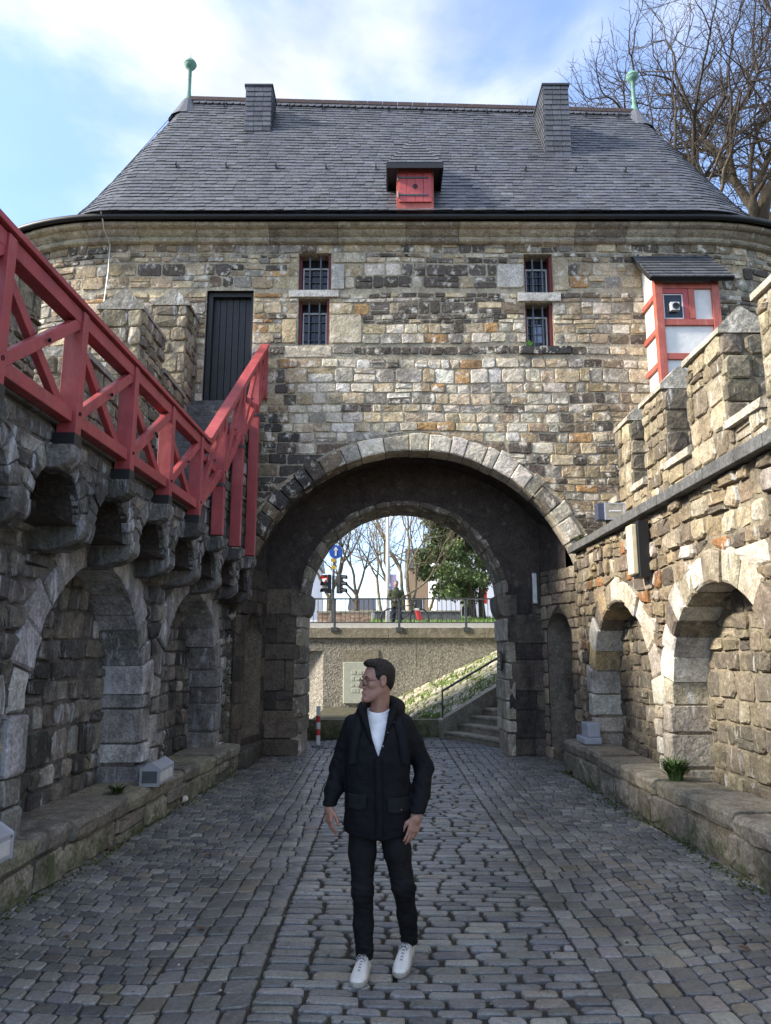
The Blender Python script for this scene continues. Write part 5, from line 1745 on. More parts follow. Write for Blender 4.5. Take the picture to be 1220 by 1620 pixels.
# ------------------------------------------------------------------ people (implicit surfaces -> mesh)
def nets(f, lo, hi, h):
    ax = [np.arange(l, u + h, h, dtype=np.float32) for l, u in zip(lo, hi)]
    X, Y, Z = np.meshgrid(*ax, indexing='ij')
    V = f(X, Y, Z).astype(np.float32)
    n = V.shape
    ins = V < 0
    offs = [(i, j, k) for i in (0, 1) for j in (0, 1) for k in (0, 1)]
    sl = lambda o: tuple(slice(o[d], n[d] - 1 + o[d]) for d in range(3))
    cnt = sum(ins[sl(o)].astype(np.int8) for o in offs)
    mix = (cnt > 0) & (cnt < 8)
    idx = np.argwhere(mix)
    ids = -np.ones(mix.shape, dtype=np.int64); ids[mix] = np.arange(len(idx))
    vals = np.stack([V[idx[:, 0] + o[0], idx[:, 1] + o[1], idx[:, 2] + o[2]] for o in offs], 1)
    P = np.zeros((len(idx), 3)); C = np.zeros(len(idx))
    for a in range(8):
        for b in range(a + 1, 8):
            d = [abs(offs[a][q] - offs[b][q]) for q in range(3)]
            if sum(d) != 1: continue
            va, vb = vals[:, a], vals[:, b]
            m = (va < 0) != (vb < 0)
            t = np.where(m, va / np.where(m, va - vb, 1), 0)
            pa = np.array(offs[a], float); pb = np.array(offs[b], float)
            P += np.where(m[:, None], pa + (pb - pa) * t[:, None], 0); C += m
    P = P / C[:, None]
    verts = (idx + P) * h + np.array(lo)
    faces = []
    for d in range(3):
        e, g = (d + 1) % 3, (d + 2) % 3
        s0 = [slice(None)] * 3; s1 = [slice(None)] * 3
        s0[d] = slice(0, n[d] - 1); s1[d] = slice(1, n[d])
        A, B = ins[tuple(s0)], ins[tuple(s1)]
        ch = np.argwhere(A != B)
        ok = (ch[:, e] > 0) & (ch[:, e] < n[e] - 1) & (ch[:, g] > 0) & (ch[:, g] < n[g] - 1)
        ch = ch[ok]
        fl = A[ch[:, 0], ch[:, 1], ch[:, 2]]
        def cell(de, dg):
            c = ch.copy(); c[:, e] += de; c[:, g] += dg
            return ids[c[:, 0], c[:, 1], c[:, 2]]
        q = np.stack([cell(-1, -1), cell(0, -1), cell(0, 0), cell(-1, 0)], 1)
        q[~fl] = q[~fl][:, ::-1]
        faces.append(q)
    return verts, np.concatenate(faces)

def sm_min(a, b, k):
    h = np.clip(.5 + .5 * (b - a) / k, 0, 1)
    return b + (a - b) * h - k * h * (1 - h)
def sm_max(a, b, k): return -sm_min(-a, -b, k)
def ell(X, Y, Z, c, r):
    dx, dy, dz = (X - c[0]) / r[0], (Y - c[1]) / r[1], (Z - c[2]) / r[2]
    k = np.sqrt(dx * dx + dy * dy + dz * dz)
    return (k - 1) * min(r)
def cap(X, Y, Z, a, b, ra, rb):
    a = np.array(a, float); b = np.array(b, float); d = b - a; L = d.dot(d)
    t = np.clip(((X - a[0]) * d[0] + (Y - a[1]) * d[1] + (Z - a[2]) * d[2]) / L, 0, 1)
    return np.sqrt((X - a[0] - t * d[0]) ** 2 + (Y - a[1] - t * d[1]) ** 2 + (Z - a[2] - t * d[2]) ** 2) - (ra + (rb - ra) * t)
def chain(X, Y, Z, pts, rads, k=.02):
    r = None
    for i in range(len(pts) - 1):
        c = cap(X, Y, Z, pts[i], pts[i + 1], rads[i], rads[i + 1])
        r = c if r is None else sm_min(r, c, k)
    return r
def loft(X, Y, Z, rows, p=2.0):
    """upright body: rows (z, cx, cy, a, b)"""
    zs = [r[0] for r in rows]
    I = lambda j: np.interp(Z, zs, [r[j] for r in rows])
    cx, cy, a, b = I(1), I(2), I(3), I(4)
    k = (np.abs((X - cx) / a) ** p + np.abs((Y - cy) / b) ** p) ** (1 / p)
    d = (k - 1) * np.minimum(a, b)
    return np.maximum(d, np.maximum(zs[0] - Z, Z - zs[-1]))
def obox(X, Y, Z, c, half, axes, r):
    P = [X - c[0], Y - c[1], Z - c[2]]
    q = [np.abs(P[0] * a[0] + P[1] * a[1] + P[2] * a[2]) - h + r for a, h in zip(axes, half)]
    o = np.sqrt(np.maximum(q[0], 0) ** 2 + np.maximum(q[1], 0) ** 2 + np.maximum(q[2], 0) ** 2)
    return o + np.minimum(np.maximum(q[0], np.maximum(q[1], q[2])), 0) - r

def sdf_obj(name, f, lo, hi, h, mat, parent):
    v, q = nets(f, lo, hi, h)
    return mobj(name, v, q.tolist(), mat, parent, True)

def cloth_mat(name, c, rough=.75, fine=180, b_=.25, sheen=.0):
    m, t, b = newmat(name)
    p = position(t)
    t.links.new(ramp(t, noise(t, p, 14, 4), .3, .7, tuple(x * .75 for x in c), tuple(x * 1.25 for x in c)), b.inputs['Base Color'])
    b.inputs['Roughness'].default_value = rough
    b.inputs['Specular IOR Level'].default_value = .16
    n1 = bump(t, b, noise(t, position(t, (1, 1, 1.8)), 16, 3), .35, .02)
    bump(t, b, noise(t, p, fine, 3), b_, .003, n1)
    return m
M_skin = plain('skin', (.31, .168, .122), .55, var=.10, scale=30)
M_skin.node_tree.nodes['Principled BSDF'].inputs['Subsurface Weight'].default_value = .08
M_jacket = cloth_mat('black_parka_cloth', (.0052, .0058, .0080), .75)
M_flap = cloth_mat('parka_flap_cloth', (.0095, .0108, .0135), .7)
M_jeans = cloth_mat('black_jeans', (.0085, .0085, .0095), .8, 300)
M_shirt = cloth_mat('white_tshirt', (.62, .63, .66), .85, 250)
M_hair = None
def hair_mat():
    m, t, b = newmat('dark_brown_hair')
    p = position(t, (1, 1, .35))
    f = noise(t, p, 160, 4, .6)
    t.links.new(ramp(t, f, .3, .7, (.005, .004, .0035), (.028, .020, .016)), b.inputs['Base Color'])
    b.inputs['Roughness'].default_value = .65
    b.inputs['Specular IOR Level'].default_value = .3
    bump(t, b, f, .8, .006)
    return m
M_hair = hair_mat()
M_shoe = plain('white_leather', (.62, .61, .58), .5, var=.08, scale=20, bmp=.1)
M_sole = plain('off_white_rubber', (.30, .285, .25), .7, var=.15, scale=25)
M_lace = plain('grey_laces', (.24, .235, .25), .8)
M_strap = cloth_mat('navy_webbing', (.0065, .0075, .0105), .75, 300)

_fr = np.random.default_rng(12); _fk = _fr.normal(size=(14, 3)); _fp = _fr.uniform(0, 6.28, 14)
def fold_noise(x, y, z, f=42.0):
    r = 0
    for k, p in zip(_fk, _fp): r = r + np.sin(f * (k[0] * x + k[1] * y + k[2] * z) + p)
    return r / 4.0
def main_person():
    pr = thing('person', 'man in open black parka, white T-shirt, black trousers and white trainers, glancing aside', 'person', (-.03, 4.7, 0))
    # ---- head frame
    yaw = R(64); HC = np.array([-.050, 4.705, 1.642])
    fd = np.array([-math.sin(yaw), -math.cos(yaw), -.05]); fd /= np.linalg.norm(fd)
    sd = np.array([math.cos(yaw), -math.sin(yaw), 0])
    ud = np.cross(fd, sd); ud = ud if ud[2] > 0 else -ud
    def L(X, Y, Z):
        x, y, z = X - HC[0], Y - HC[1], Z - HC[2]
        return (x * fd[0] + y * fd[1] + z * fd[2], x * sd[0] + y * sd[1] + z * sd[2], x * ud[0] + y * ud[1] + z * ud[2])
    def Wp(a, b, c): return HC + fd * a + sd * b + ud * c
    def head(X, Y, Z):
        a, b, c = L(X, Y, Z); bs = np.abs(b)
        d = ell(a, b, c, (-.014, 0, .035), (.092, .073, .080))
        d = sm_min(d, ell(a, b, c, (.031, 0, -.022), (.062, .058, .085)), .03)
        d = sm_min(d, ell(a, b, c, (.040, 0, -.082), (.057, .049, .040)), .025)
        d = sm_min(d, cap(a, bs, c, (.0, .052, -.055), (.078, .018, -.108), .017, .016), .02)      # jawline
        d = sm_min(d, ell(a, b, c, (.093, 0, -.108), (.017, .020, .016)), .016)                     # chin
        d = sm_min(d, cap(a, bs, c, (.080, .0, .026), (.070, .040, .024), .013, .012), .012)        # brow
        d = sm_min(d, ell(a, bs, c, (.058, .042, -.022), (.022, .018, .018)), .015)                 # cheekbones
        d = sm_max(d, -ell(a, bs, c, (.098, .031, .003), (.020, .018, .013)), .010)                 # sockets
        d = sm_min(d, ell(a, bs, c, (.071, .031, .003), (.0135, .0135, .0125)), .003)               # lids
        d = sm_min(d, cap(a, b, c, (.086, 0, .018), (.1165, 0, -.030), .0085, .0105), .010)           # nose
        d = sm_min(d, ell(a, bs, c, (.100, .010, -.036), (.011, .008, .008)), .006)
        d = sm_max(d, -cap(a, bs, c, (.108, .006, -.045), (.100, .006, -.040), .003, .003), .003)
        d = sm_min(d, cap(a, bs, c, (.0995, .0, -.062), (.091, .022, -.069), .0075, .004), .006)     # lips
        d = sm_min(d, cap(a, bs, c, (.0980, .0, -.076), (.090, .019, -.0745), .0082, .004), .006)
        d = sm_max(d, -cap(a, bs, c, (.115, .0, -.069), (.098, .025, -.0715), .0030, .0018), .003)
        ear = sm_min(ell(a, bs, c, (-.008, .075, .004), (.020, .009, .030)), ell(a, bs, c, (-.002, .073, -.022), (.011, .008, .014)), .012)
        ear = sm_max(ear, -ell(a, bs, c, (-.004, .086, .004), (.011, .007, .018)), .006)
        d = sm_min(d, ear, .008)
        # neck and a little of the shoulders, so the head sits on the body
        d = sm_min(d, cap(X, Y, Z, tuple(Wp(-.028, 0, -.05)), (-.045, 4.735, 1.40), .052, .060), .03)
        d = sm_min(d, cap(X, Y, Z, tuple(Wp(.005, .048, -.03)), (-.045, 4.69, 1.41), .012, .013), .02)
        d = sm_min(d, ell(X, Y, Z, (-.045, 4.74, 1.36), (.16, .07, .06)), .05)
        return d
    parts = [nets(head, (-.25, 4.55, 1.34), (.13, 4.86, 1.80), .0036)]
    # ---- arms under the sleeves and the two hands
    def hand(wrist, palm_dir, side, flat, curl, spread, flip):
        """fingers continue palm_dir; 'side' points from little finger to thumb, 'flat' is the back of the hand"""
        w = np.array(wrist, float); p = np.array(palm_dir, float); p /= np.linalg.norm(p)
        s = np.array(side, float); s -= p * s.dot(p); s /= np.linalg.norm(s)
        n = np.cross(p, s)
        if n.dot(np.array(flat)) < 0: n = -n
        segs = []
        bases = [(.030, .086, .067, .0082), (.010, .091, .075, .0085), (-.010, .088, .069, .0082), (-.028, .079, .054, .0073)]
        for i, (o, b, ln, r) in enumerate(bases):
            q = w + p * b + s * o; dvec = p.copy(); pts = [w + p * .05 + s * o * .8, q]
            for j, fr in enumerate((.45, .32, .25)):
                ang = curl[i] * (.7 if j == 0 else 1.0)
                dvec = dvec * math.cos(ang) - n * math.sin(ang)
                n2 = n  # keep curling towards the palm
                q = q + (dvec + s * spread * (1.5 - i) * .05) * (ln * fr); pts.append(q)
            segs.append((pts, [r * 1.15, r * 1.1, r, r * .92, r * .8]))
        th0 = w + p * .022 + s * .028
        t1 = th0 + (p * .80 + s * .34 - n * .42) * .042; t2 = t1 + (p * .9 + s * .12 - n * .35) * .034; t3 = t2 + (p * .97 - n * .2) * .026
        segs.append(([th0 - s * .01, t1, t2, t3], [.015, .0125, .0105, .009]))
        ax = (p, s, n)
        def f(X, Y, Z):
            d = obox(X, Y, Z, w + p * .052, (.043, .035, .0125), ax, .0125)
            d = sm_min(d, cap(X, Y, Z, w - p * .028, w + p * .02, .026, .026), .02)
            for pts, rr in segs: d = sm_min(d, chain(X, Y, Z, pts, rr, .004), .007)
            return d
        return f, w + p * .08
    RW_ = (-.335, 4.665, .925); LW_ = (.185, 4.615, .875)
    fR, cR = hand(RW_, (.03, -.05, -1), (.55, -.83, 0), (-.85, -.5, .0), [.30, .34, .40, .46], .2, 1)
    fL, cL = hand(LW_, (-.30, -.12, -1), (-.85, -.5, .25), (.45, -.9, .0), [.18, .22, .28, .34], .2, 1)
    for f, c in ((fR, cR), (fL, cL)):
        parts.append(nets(f, tuple(c - .13), tuple(c + np.array([.13, .13, .15])), .003))
    def under(X, Y, Z):
        d = chain(X, Y, Z, [(-.19, 4.73, 1.37), (-.280, 4.75, 1.13), (-.308, 4.70, 1.01), RW_], [.026, .026, .024, .020], .03)
        d = np.minimum(d, chain(X, Y, Z, [(.105, 4.73, 1.37), (.232, 4.745, 1.125), (.215, 4.68, .99), LW_], [.03, .03, .03, .026], .03))
        d = sm_min(d, loft(X, Y, Z, [(.88, -.05, 4.70, .13, .085), (1.1, -.045, 4.70, .13, .085), (1.37, -.045, 4.73, .15, .08)]), .04)
        for pts in ([(-.13, 4.70, .90), (-.13, 4.665, .47), (-.12, 4.70, .09)], [(.03, 4.70, .90), (.105, 4.655, .49), (.135, 4.81, .15)]):
            d = sm_min(d, chain(X, Y, Z, pts, [.07, .05, .035], .03), .04)
        return d
    parts.append(nets(under, (-.42, 4.5, .03), (.38, 4.92, 1.45), .012))
    V = []; Q = []; o = 0
    for v, q in parts:
        V.append(v); Q.append(q + o); o += len(v)
    mobj('body', np.concatenate(V), np.concatenate(Q).tolist(), M_skin, pr, True)
    # ---- eyes, brows, glasses
    for s in (-1, 1):
        v, f = lathe([(0, .0124), (.004, .0118), (.0062, .0108), (.0105, .0066), (.0124, 0), (.0, -.0124)], 12)
        mobj('eye', [tuple(Wp(.0722 + c, .031 * s + a, .003 + b)) for a, b, c in v], f, M_eyew, pr, True)
        v, f = lathe([(0, .0138), (.003, .0134), (.0058, .0122)], 10)
        mobj('iris', [tuple(Wp(.0722 + c, .031 * s + a, .002 + b)) for a, b, c in v], f, M_black, pr, True)
        bw = MB(); bw.tube([Wp(.088, .014 * s, .024), Wp(.087, .030 * s, .029), Wp(.074, .050 * s, .024)], [.0035, .0042, .002], 6); bw.build('eyebrow', M_hair, pr, True)
    gl = thing('spectacles', 'thin round dark-framed glasses on the face of the man in the parka', 'glasses', tuple(Wp(.1, 0, 0)))
    for s in (-1, 1):
        ring = [Wp(.103 - .010 * abs(math.cos(t) * .024 + .0) * 0 - .006 * (1 + math.cos(t) * s * s), .034 * s + .0245 * math.cos(t) * s, -.002 + .0225 * math.sin(t)) for t in [2 * math.pi * i / 24 for i in range(25)]]
        v, f = tube(ring, .0017, 6, False); mobj('rim', v, f, M_black, gl, True)
        mobj('lens', [tuple(p) for p in ring[:24]], [tuple(range(24))], M_lens, gl)
        v, f = tube([Wp(.090, .058 * s, .006), Wp(.05, .070 * s, .008), Wp(-.006, .078 * s, .008), Wp(-.02, .078 * s, -.004)], .0016, 6); mobj('temple', v, f, M_black, gl, True)
    v, f = tube([Wp(.098, -.011, .004), Wp(.106, 0, .007), Wp(.098, .011, .004)], .0017, 6); mobj('bridge', v, f, M_black, gl, True)
    # ---- hair
    def hair(X, Y, Z):
        a, b, c = L(X, Y, Z); bs = np.abs(b)
        wob = .0016 * fold_noise(a * 2.5, b * 5, c * 5) + .0008 * fold_noise(a * 5, b * 12, c * 9)
        d = ell(a, b, c, (-.017, 0, .042), (.1015, .0815, .0885)) + wob
        d = sm_min(d, ell(a, b, c, (.026, -.004, .106), (.052, .056, .024)) + wob, .02)
        d = sm_min(d, ell(a, b, c, (.048, .004, .098), (.028, .046, .022)) + wob * 1.5, .015)
        d = sm_min(d, ell(a, b, c, (-.065, 0, -.02), (.035, .058, .05)), .03)
        # face opening: forehead line, temples, round the ear, nape
        front = np.maximum(a - (.060 + (c - .09) * .5), c - .094)      # keep only above the forehead line in front
        cutf = np.minimum(.078 - c, a - (.030 + .0 * c))
        d = sm_max(d, np.minimum(a - .040, .080 - c + (a - .04) * .35), .006)
        d = sm_max(d, np.minimum(a - .012, .004 - c) + 0 * bs, .006)
        d = sm_max(d, -ell(a, bs, c, (-.006, .085, -.002), (.025, .03, .036)), .005)
        d = sm_max(d, np.minimum(a + .022, -.012 - c), .006)
        d = sm_max(d, -.078 - c, .01)
        return sm_max(d, a - .080, .012)
    sdf_obj('hair', hair, (-.23, 4.55, 1.52), (.12, 4.86, 1.82), .0036, M_hair, pr)
    # ---- T-shirt
    rowsJ = [(.735, -.045, 4.70, .190, .138), (.80, -.047, 4.70, .198, .142), (.92, -.047, 4.70, .198, .143), (1.06, -.045, 4.70, .194, .138), (1.18, -.045, 4.70, .196, .140), (1.29, -.042, 4.71, .200, .135), (1.36, -.042, 4.72, .190, .115), (1.41, -.042, 4.73, .13, .085), (1.44, -.042, 4.735, .085, .075), (1.47, -.042, 4.74, .07, .07)]
    rowsT = [(1.0, -.045, 4.70, .14, .105), (1.2, -.045, 4.70, .16, .120), (1.31, -.045, 4.71, .165, .112), (1.40, -.045, 4.72, .12, .088), (1.445, -.046, 4.725, .084, .076), (1.47, -.047, 4.727, .072, .068)]
    def shirt(X, Y, Z):
        d = loft(X, Y, Z, rowsT)
        return sm_max(d, -cap(X, Y, Z, (-.05, 4.66, 1.545), (-.045, 4.73, 1.465), .068, .060), .006)
    ts = sdf_obj('t_shirt', shirt, (-.26, 4.54, .98), (.18, 4.88, 1.50), .006, M_shirt, pr)
    v, f = tube([(-.046 + .066 * math.sin(t), 4.715 - .062 * math.cos(t), 1.448 - .014 * math.cos(t) + .016 * abs(math.sin(t))) for t in [math.pi * 2 * i / 28 for i in range(29)]], .0065, 6, False)
    mobj('neckband', v, f, M_shirt, ts, True)
    # ---- parka
    def folds(X, Y, Z):
        return .0020 * fold_noise(X * .9 + Z * .5, Y * .7, Z * .8 - X * .4) + .0008 * fold_noise(X * 2, Y * 2, Z * 1.6)
    def jacket(X, Y, Z):
        d = loft(X, Y, Z, rowsJ, 2.4)
        shr = [(-.192, 4.73, 1.375), (-.243, 4.745, 1.25), (-.280, 4.75, 1.13), (-.308, 4.70, 1.01), (-.333, 4.668, .925)]
        shl = [(.108, 4.73, 1.375), (.168, 4.74, 1.27), (.232, 4.745, 1.125), (.215, 4.68, .99), (.188, 4.625, .895)]
        ar = chain(X, Y, Z, shr, [.066, .058, .056, .050, .044], .02)
        al = chain(X, Y, Z, shl, [.066, .060, .058, .053, .045], .02)
        sl = np.minimum(ar, al) + .0030 * fold_noise(X * 1.1 + .5 * Z, Y * .8, Z * 1.1 + X * .6) * np.clip((1.36 - Z) * 4, .2, 1) + .0012 * fold_noise(X * 2, Y * 2, Z * 2.4)
        sl = np.maximum(sl, -(Z - np.where(X < 0, .918, .885)))
        d = sm_min(d + folds(X, Y, Z), sl, .022)
        # hem runs a little lower in front
        d = np.maximum(d, (.742 + .03 * np.abs(X + .03) / .18 + .0 * Y) - Z + np.where(np.abs(X + .045) > .24, -9, 0))
        # collar / hood rolled round the neck
        zz = Z - (1.440 + (Y - 4.70) * .35)
        rr = np.sqrt(((X + .040) / 1.12) ** 2 + (Y - 4.745) ** 2)
        tor = np.sqrt((rr - .099) ** 2 + (zz * .75) ** 2) - (.032 + .008 * np.sin(X * 60) * np.sin(Z * 50))
        d = sm_min(d, tor, .015)
        d = sm_min(d, ell(X, Y, Z, (.03, 4.825, 1.475), (.095, .06, .065)), .03)
        d = sm_min(d, ell(X, Y, Z, (.075, 4.765, 1.455), (.045, .065, .048)), .02)
        # lapels standing open
        d = sm_min(d, cap(X, Y, Z, (-.150, 4.650, 1.470), (-.078, 4.575, 1.30), .024, .014), .015)
        d = sm_min(d, cap(X, Y, Z, (.055, 4.665, 1.475), (-.020, 4.570, 1.30), .026, .014), .015)
        # V opening over the shirt
        wv = np.interp(Z, [1.205, 1.30, 1.40, 1.46, 1.6], [.0, .032, .054, .066, .078])
        cx = np.interp(Z, [1.2, 1.45], [-.042, -.047])
        vop = np.maximum(np.abs(X - cx) - wv, Y - 4.70)
        d = sm_max(d, -vop, .006)
        d = sm_max(d, -cap(X, Y, Z, (-.05, 4.68, 1.62), (-.042, 4.735, 1.42), .085, .062), .008)
        return d
    jk = sdf_obj('parka', jacket, (-.43, 4.50, .72), (.37, 4.93, 1.58), .0058, M_jacket, pr)
    # zip placket, pocket flaps, snaps
    def front_y(x, z):
        zs = [r[0] for r in rowsJ]; I = lambda j: float(np.interp(z, zs, [r[j] for r in rowsJ]))
        k = abs((x - I(1)) / I(3)); return I(2) - I(4) * max(0.02, 1 - min(1, k) ** 2.4) ** (1 / 2.4)
    def strip(name, pts, wdt, lift, mat, parent, n=(0, -1, 0)):
        v = []; f = []
        for i, (x, z) in enumerate(pts):
            for k, (o, l) in enumerate(((-wdt, .0), (-wdt * .85, lift), (wdt * .85, lift), (wdt, .0))):
                v.append((x + o, front_y(x + o, z) - l - .002, z))
        for i in range(len(pts) - 1):
            for k in range(3): f.append((i * 4 + k, i * 4 + k + 1, i * 4 + 5 + k, i * 4 + 4 + k))
        return mobj(name, v, f, mat, parent, True)
    strip('zip_placket', [(-.040 + .006 * math.sin(z * 9), z) for z in np.linspace(.765, 1.20, 14)], .024, .012, M_jacket, jk)
    for (x, z, w, h) in ((-.165, .955, .052, .045), (.075, .935, .060, .045)):
        v = []; f = []; nx = 6
        for i in range(nx + 1):
            xx = x - w + 2 * w * i / nx; y = front_y(xx, z)
            v += [(xx, y - .004, z + h), (xx, y - .016, z + h - .006), (xx, y - .018, z - h * .6 - .008 * math.sin(math.pi * i / nx)), (xx, y - .004, z - h * .6)]
        for i in range(nx):
            for k in range(3): f.append((i * 4 + k, i * 4 + k + 1, i * 4 + 5 + k, i * 4 + 4 + k))
        f += [(0, 1, 2, 3), (nx * 4, nx * 4 + 1, nx * 4 + 2, nx * 4 + 3)]
        mobj('pocket_flap', v, f, M_flap, jk)
    for (x, z) in ((.012, 1.345), (-.015, 1.27), (.09, .915), (.048, 1.40)):
        v, f = lathe([(0, .003), (.0035, .002), (.0045, 0)], 8); y = front_y(x, z) - .014
        mobj('snap', [(x + a, y - c, z + b) for a, b, c in v], f, M_iron2, jk)
    # ---- trousers
    def trousers(X, Y, Z):
        r = chain(X, Y, Z, [(-.128, 4.705, .90), (-.137, 4.675, .66), (-.133, 4.655, .46), (-.128, 4.69, .27), (-.122, 4.70, .085)], [.092, .078, .062, .056, .053], .03)
        l = chain(X, Y, Z, [(.022, 4.705, .90), (.068, 4.675, .67), (.103, 4.650, .48), (.126, 4.735, .30), (.140, 4.815, .15)], [.092, .079, .063, .056, .052], .03)
        fold = .0055 * fold_noise(X, Y, Z * 3.0) * np.exp(-((Z - .14) / .09) ** 2) + .0045 * fold_noise(X + Z, Y, Z * 2.2) * np.exp(-((Z - .46) / .10) ** 2) + .0015 * fold_noise(X, Y, Z)
        d = np.minimum(r, l) + fold
        d = sm_min(d, loft(X, Y, Z, [(.80, -.05, 4.705, .165, .105), (1.0, -.05, 4.70, .165, .11)]), .03)
        return np.maximum(d, np.where(X < .02, .082, .105) - Z)
    sdf_obj('trousers', trousers, (-.27, 4.53, .06), (.23, 4.90, 1.02), .0062, M_jeans, pr)
    # ---- trainers
    def shoe(heel, toe, lift, label):
        h = np.array(heel, float); t = np.array(toe, float)
        f_ = t - h; Ln = np.linalg.norm(f_); f_ /= Ln
        s_ = np.cross(f_, np.array([0, 0, 1.])); s_ /= np.linalg.norm(s_); u_ = np.cross(s_, f_)
        LL = .29
        def loc(X, Y, Z):
            x, y, z = X - h[0], Y - h[1], Z - h[2]
            return x * f_[0] + y * f_[1] + z * f_[2], x * s_[0] + y * s_[1] + z * s_[2], x * u_[0] + y * u_[1] + z * u_[2]
        def prof(a):
            return np.interp(a, [0, .03, .10, .17, .22, .265, .29], [.026, .038, .040, .049, .052, .041, .012])
        def sole(X, Y, Z):
            a, b, c = loc(X, Y, Z)
            d = np.maximum(np.abs(b) - prof(a), np.maximum(-a, a - LL))
            return sm_max(d, np.abs(c - .013) - .014, .006)
        def upper(X, Y, Z):
            a, b, c = loc(X, Y, Z)
            top = np.interp(a, [0, .03, .08, .12, .17, .22, .265, .29], [.088, .092, .098, .100, .078, .056, .042, .025])
            w = prof(a) - .004
            tt = np.clip((c - .02) / (top - .02), 0, 1.2)
            w2 = w * np.sqrt(np.clip(1 - .62 * tt ** 2.2, .02, 1))
            d = np.maximum(np.abs(b) - w2, np.maximum(.004 - a, a - LL + .006)) * .8
            d = sm_max(d, c - top, .016); d = sm_max(d, .012 - c, .004)
            return sm_max(d, -cap(a, b, c, (.052, 0, .135), (.052, 0, .085), .036, .030), .006)
        box_lo = tuple(np.minimum(h, h + f_ * LL) - .07); box_hi = tuple(np.maximum(h, h + f_ * LL) + np.array([.07, .07, .14]))
        sh = sdf_obj('trainer', upper, box_lo, box_hi, .004, M_shoe, pr)
        sdf_obj('sole', sole, box_lo, box_hi, .004, M_sole, sh)
        W = lambda a, b, c: h + f_ * a + s_ * b + u_ * c
        for i in range(6):
            a = .115 + i * .0185; top = float(np.interp(a, [.08, .12, .17, .22], [.098, .100, .078, .056])); k = .024 - i * .0008
            for sg in (-1, 1):
                v, f = tube([W(a - .008, -k * sg, top - .012), W(a, 0, top + .004), W(a + .010, k * sg, top - .016)], .0028, 5); mobj('lace', v, f, M_lace, sh, True)
        tg = MB(); tg.add([W(.085, -.022, .098), W(.085, .022, .098), W(.12, .024, .101), W(.12, -.024, .101), W(.078, -.02, .125), W(.078, .02, .125), W(.085, .022, .128), W(.085, -.022, .128)], BOXF)
        for sg in (-1, 1):
            lp = [W(.112, 0, .104), W(.125, .018 * sg, .112), W(.15, .030 * sg, .100), W(.158, .022 * sg, .092), W(.13, .006 * sg, .101)]
            v, f = tube(lp, .0026, 5); mobj('lace_loop', v, f, M_lace, sh, True)
    shoe((-.108, 4.755, .012), (-.158, 4.50, .012), 0, '')
    shoe((.148, 4.875, .055), (.078, 4.625, .016), 0, '')
    # ---- backpack
    bp = thing('backpack', 'dark navy backpack worn by the man in the parka', 'backpack', (-.04, 4.92, 1.0))
    def pack(X, Y, Z): return obox(X, Y, Z, (-.04, 4.925, 1.17), (.145, .075, .22), ((1, 0, 0), (0, 1, 0), (0, 0, 1)), .06)
    sdf_obj('bag', pack, (-.22, 4.83, .92), (.14, 5.03, 1.42), .012, M_strap, bp)
    for s, x0 in ((-1, -.178), (1, .098)):
        pts = []
        for z, dx in ((1.17, .018), (1.22, .012), (1.28, .006), (1.33, -.004), (1.375, -.018)):
            pts.append((x0 + s * dx, front_y(x0 + s * dx, z) - .013, z))
        pts += [(x0 - s * .030, 4.675, 1.425), (x0 - s * .034, 4.72, 1.442), (x0 - s * .03, 4.80, 1.40), (x0 - s * .02, 4.85, 1.33)]
        v = []; f = []
        for i, p in enumerate(pts):
            a = Vector(pts[max(0, i - 1)]); b = Vector(pts[min(len(pts) - 1, i + 1)]); d = (b - a).normalized()
            nx = Vector((1, 0, 0)); nrm = nx.cross(d).normalized()
            if i < 5 and nrm.y > 0: nrm = -nrm
            if i >= 5 and nrm.z < 0 and nrm.y > -.2: nrm = -nrm
            for o, l in ((-.026, 0), (-.022, .012), (.022, .012), (.026, 0)): v.append(Vector(p) + nx * o + nrm * l)
        for i in range(len(pts) - 1):
            for k in range(3): f.append((i * 4 + k, i * 4 + k + 1, i * 4 + 5 + k, i * 4 + 4 + k))
        mobj('strap', v, f, M_strap, bp, True)
M_eyew = plain('eye_white', (.6, .58, .56), .3)
def lens_mat():
    m, t, b = newmat('spectacle_lens')
    b.inputs['Transmission Weight'].default_value = 1.0; b.inputs['IOR'].default_value = 1.02; b.inputs['Roughness'].default_value = .02
    b.inputs['Alpha'].default_value = .25
    return m
M_lens = lens_mat()
main_person()

